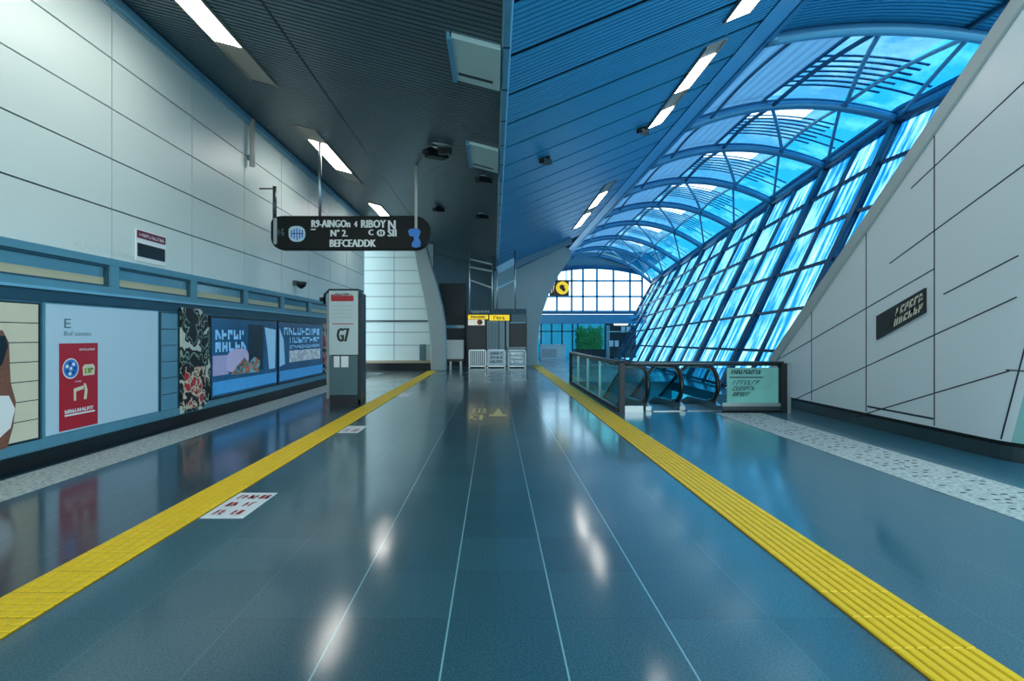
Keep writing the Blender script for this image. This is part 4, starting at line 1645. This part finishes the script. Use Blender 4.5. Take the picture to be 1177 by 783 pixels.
# inclined glass wall, one window per bay
for k in range(len(RIBS) - 1):
    a1, b1 = rp(k, 1), rp(k + 1, 1)
    a0, b0 = Vector((xbase(a1.y), a1.y, 0)), Vector((xbase(b1.y), b1.y, 0))
    if k == 0:                                  # the first bay starts past the white wall
        f = (12.65 - a1.y) / (b1.y - a1.y)
        a0 = a0.lerp(b0, f)
        a0 = Vector((xbase(12.65), 12.65, 0))
    L = a0

    def G(u, v): return a0.lerp(b0, u).lerp(a1.lerp(b1, u), v)
    mb = MB()
    mb.bar(G(1, 0), G(1, 1), .16, .22, 'mullion', up=(0, 1, 0))
    if k == 0:
        mb.bar(G(0, 0), G(0, 1), .16, .22, 'mullion', up=(0, 1, 0))
    w_ = structure('window_%d' % (40 + k), mb, loc=L)
    for u in (.5,):
        MB().bar(G(u, 0), G(u, 1), .07, .14, 'mullion', up=(0, 1, 0)).build('mullion', w_, L)
    for v in (.01, .17, .33, .5, .67, .84):
        MB().bar(G(0, v), G(1, v), .09, .08, 'mullion').build('transom', w_, L)
    nn = (G(1, 0) - G(0, 0)).cross(G(0, 1) - G(0, 0)).normalized() * .01
    MB().prism([G(0, 0), G(1, 0), G(1, 1), G(0, 1)], nn, 'glass_wall').build('pane', w_, L)

# ------------------------------------------------------------------ far end of the hall
YE = 40.0
mb = MB()
xm = [622, 640, 657, 670, 686, 705, 724, 738]


def topy(px):
    s_ = (px - 680) / 62
    return 307 + 9 * s_ * s_


for px in xm:
    a, b = P(px, 358, YE), P(px, topy(px), YE)
    mb.bar(a, b, .14, .14, 'rib')
for py in (323, 341, 358):
    mb.bar(P(622, py, YE), P(738, py, YE), .14, .12, 'rib')
arc = [P(px, topy(px), YE) for px in range(620, 742, 6)]
mb.tube(arc, .16, 'rib_dark', 8)
w_ = structure('window_60', mb, loc=P(680, 358, YE))
mb = MB()
mb.prism([P(622, 358, YE), P(738, 358, YE)] + [P(px, topy(px), YE) for px in range(738, 618, -8)], (0, .02, 0), 'glass_end')
mb.build('pane', w_, P(680, 358, YE))
mb = MB()
mb.bar(P(612, 367, YE - .3), P(742, 367, YE - .3), .6, .68, 'rib')
mb.bar(P(612, 360, YE - .35), P(742, 360, YE - .35), .7, .14, 'rib_dark')
structure('trim_80', mb, loc=P(680, 367, YE))
mb = MB()
up_ = [P(px, topy(px) - 1, YE + .1) for px in range(620, 742, 6)]
mb.prism(up_ + [Vector((13.5, YE + .1, 7.9)), Vector((2.3, YE + .1, 7.9))], (0, .2, 0), 'wall_teal')
mb.box((1.7, YE + .1, 4.9), (3.5, YE + .3, 7.9), 'wall_teal')
structure('wall_end', mb, loc=P(680, 300, YE))
# storefront under the beam
a, b = P(600, 372, YE), P(658, 410, YE)
mb = MB()
for px in (604, 613, 622, 634, 646, 658, 664):
    mb.bar(Vector((P(px, 0, YE).x, YE, 0)), P(px, 372, YE), .1, .1, 'mullion')
mb.bar(P(600, 381, YE), P(664, 381, YE), .1, .08, 'mullion')
w_ = structure('window_61', mb, loc=(a.x, YE, 0))
MB().box((a.x, YE, 0), (P(697, 0, YE).x, YE + .02, a.z), 'glass_store').build('pane', w_, (a.x, YE, 0))
mb = MB()
mb.box((P(696, 0, YE).x, YE, 0), (9.0, YE + .3, 3.0), 'dark_wall')
structure('wall_end_lower', mb, loc=(9, YE, 0))
t = thing('shop_kiosk', P(714, 411, 38.5), 'dark shop kiosk with small white panes beyond the hedge, under the far blue beam', 'kiosk')
L = t.location
a, b = P(698, 374, 38.5), P(731, 411, 38.5)
MB().box((a.x, 38.5, 0), (b.x, 39.6, a.z), 'shop_dark').build('body', t, L)
for px in (702.5, 708.5, 716, 722):
    c = P(px, 395 if px < 710 else 379, 38.48)
    MB().box((c.x - .12, 38.47, c.z - .22), (c.x + .16, 38.5, c.z + .22), 'white_print').build('pane', t, L)
MB().box((a.x, 38.44, a.z - .5), (b.x, 38.5, a.z - .42), 'steel').build('rail', t, L)
for px in (697.5, 699.5):
    MB().box((P(px, 0, 38.4).x, 38.4, 0), (P(px, 0, 38.4).x + .07, 38.47, a.z), 'steel').build('post', t, L)
# hedge
t = thing('planted_hedge', P(678, 411, 38.0), 'bushy green hedge in a dark planter under the far blue beam', 'hedge')
L = t.location
a, b = P(663, 374, 38), P(693, 403, 38)
MB().box((a.x - .1, 37.7, 0), (b.x + .1, 38.9, b.z + .1), 'shop_dark').build('planter', t, L)
mb = MB()
for i in range(2600):
    c = Vector((random.uniform(a.x, b.x), random.uniform(37.7, 38.9), random.uniform(b.z, a.z)))
    c.z -= .25 * abs(math.sin(c.x * 5)) * max(0, (c.z - b.z) / (a.z - b.z))
    u = Vector((random.uniform(-1, 1), random.uniform(-1, 1), random.uniform(-1, 1))).normalized()
    v = u.orthogonal().normalized()
    s_ = random.uniform(.05, .11)
    mb.add([c - u * s_, c - v * s_ * .5, c + u * s_, c + v * s_ * .5], [(0, 1, 2, 3)], 'leaf')
mb.box((a.x + .15, 37.95, b.z), (b.x - .15, 38.7, a.z - .5), 'leaf')
mb.build('foliage', t, L)
# pale counter and stools at the far left of the hall
t = thing('service_counter', P(634, 411, 36.0), 'pale counter in front of the far storefront beside the plaster column', 'counter')
L = t.location
a, b = P(621, 396, 36.0), P(650, 413, 36.0)
MB().box((a.x, 36, 0), (b.x, 36.8, a.z - .08), 'white_print').build('body', t, L)
MB().box((a.x - .05, 35.95, a.z - .08), (b.x + .05, 36.85, a.z), 'white_print').build('top', t, L)
mb = MB()
mb.box((a.x + .1, 35.98, .15), (b.x - .6, 36.0, a.z - .3), 'counter')
mb.build('front_panel', t, L)
# yellow sign in the far hall
YG = 29.5
t = thing('hanging_sign', P(643, 331, YG), 'small black sign with a yellow round symbol, hanging in the far hall beyond the column', 'hanging sign')
L = t.location
MB().box(P(632, 340, YG), P(654, 322, YG) + Vector((0, .18, 0)), 'black').build('sign_board', t, L)
mb = MB()
mb.disc(P(646.5, 331, YG - .012), ux, uz, .36, 'sign_yellow', -.012, 24)
mb.disc(P(646, 330, YG - .03), ux, uz, .14, 'black', -.004, 12)
mb.disc(P(648, 333, YG - .03), ux, uz, .1, 'black', -.004, 12)
mb.build('yellow_symbol', t, L)
mb = MB()
mb.prism([P(x_, y_, YG - .012) for x_, y_ in ((633, 337), (636, 336), (638, 325), (635, 324))], (0, .01, 0), 'sign_white')
scrawl(mb, P(634, 337, YG - .016), ux, uz, .2, .5, 1, 'orange_red', 91, .15)
mb.build('lettering', t, L)
for px in (636, 651):
    p_ = P(px, 322, YG + .09)
    MB().tube([p_, Vector((p_.x, p_.y, zr(p_.x) + .1))], .03, 'steel_dark', 8).build('rod', t, L)
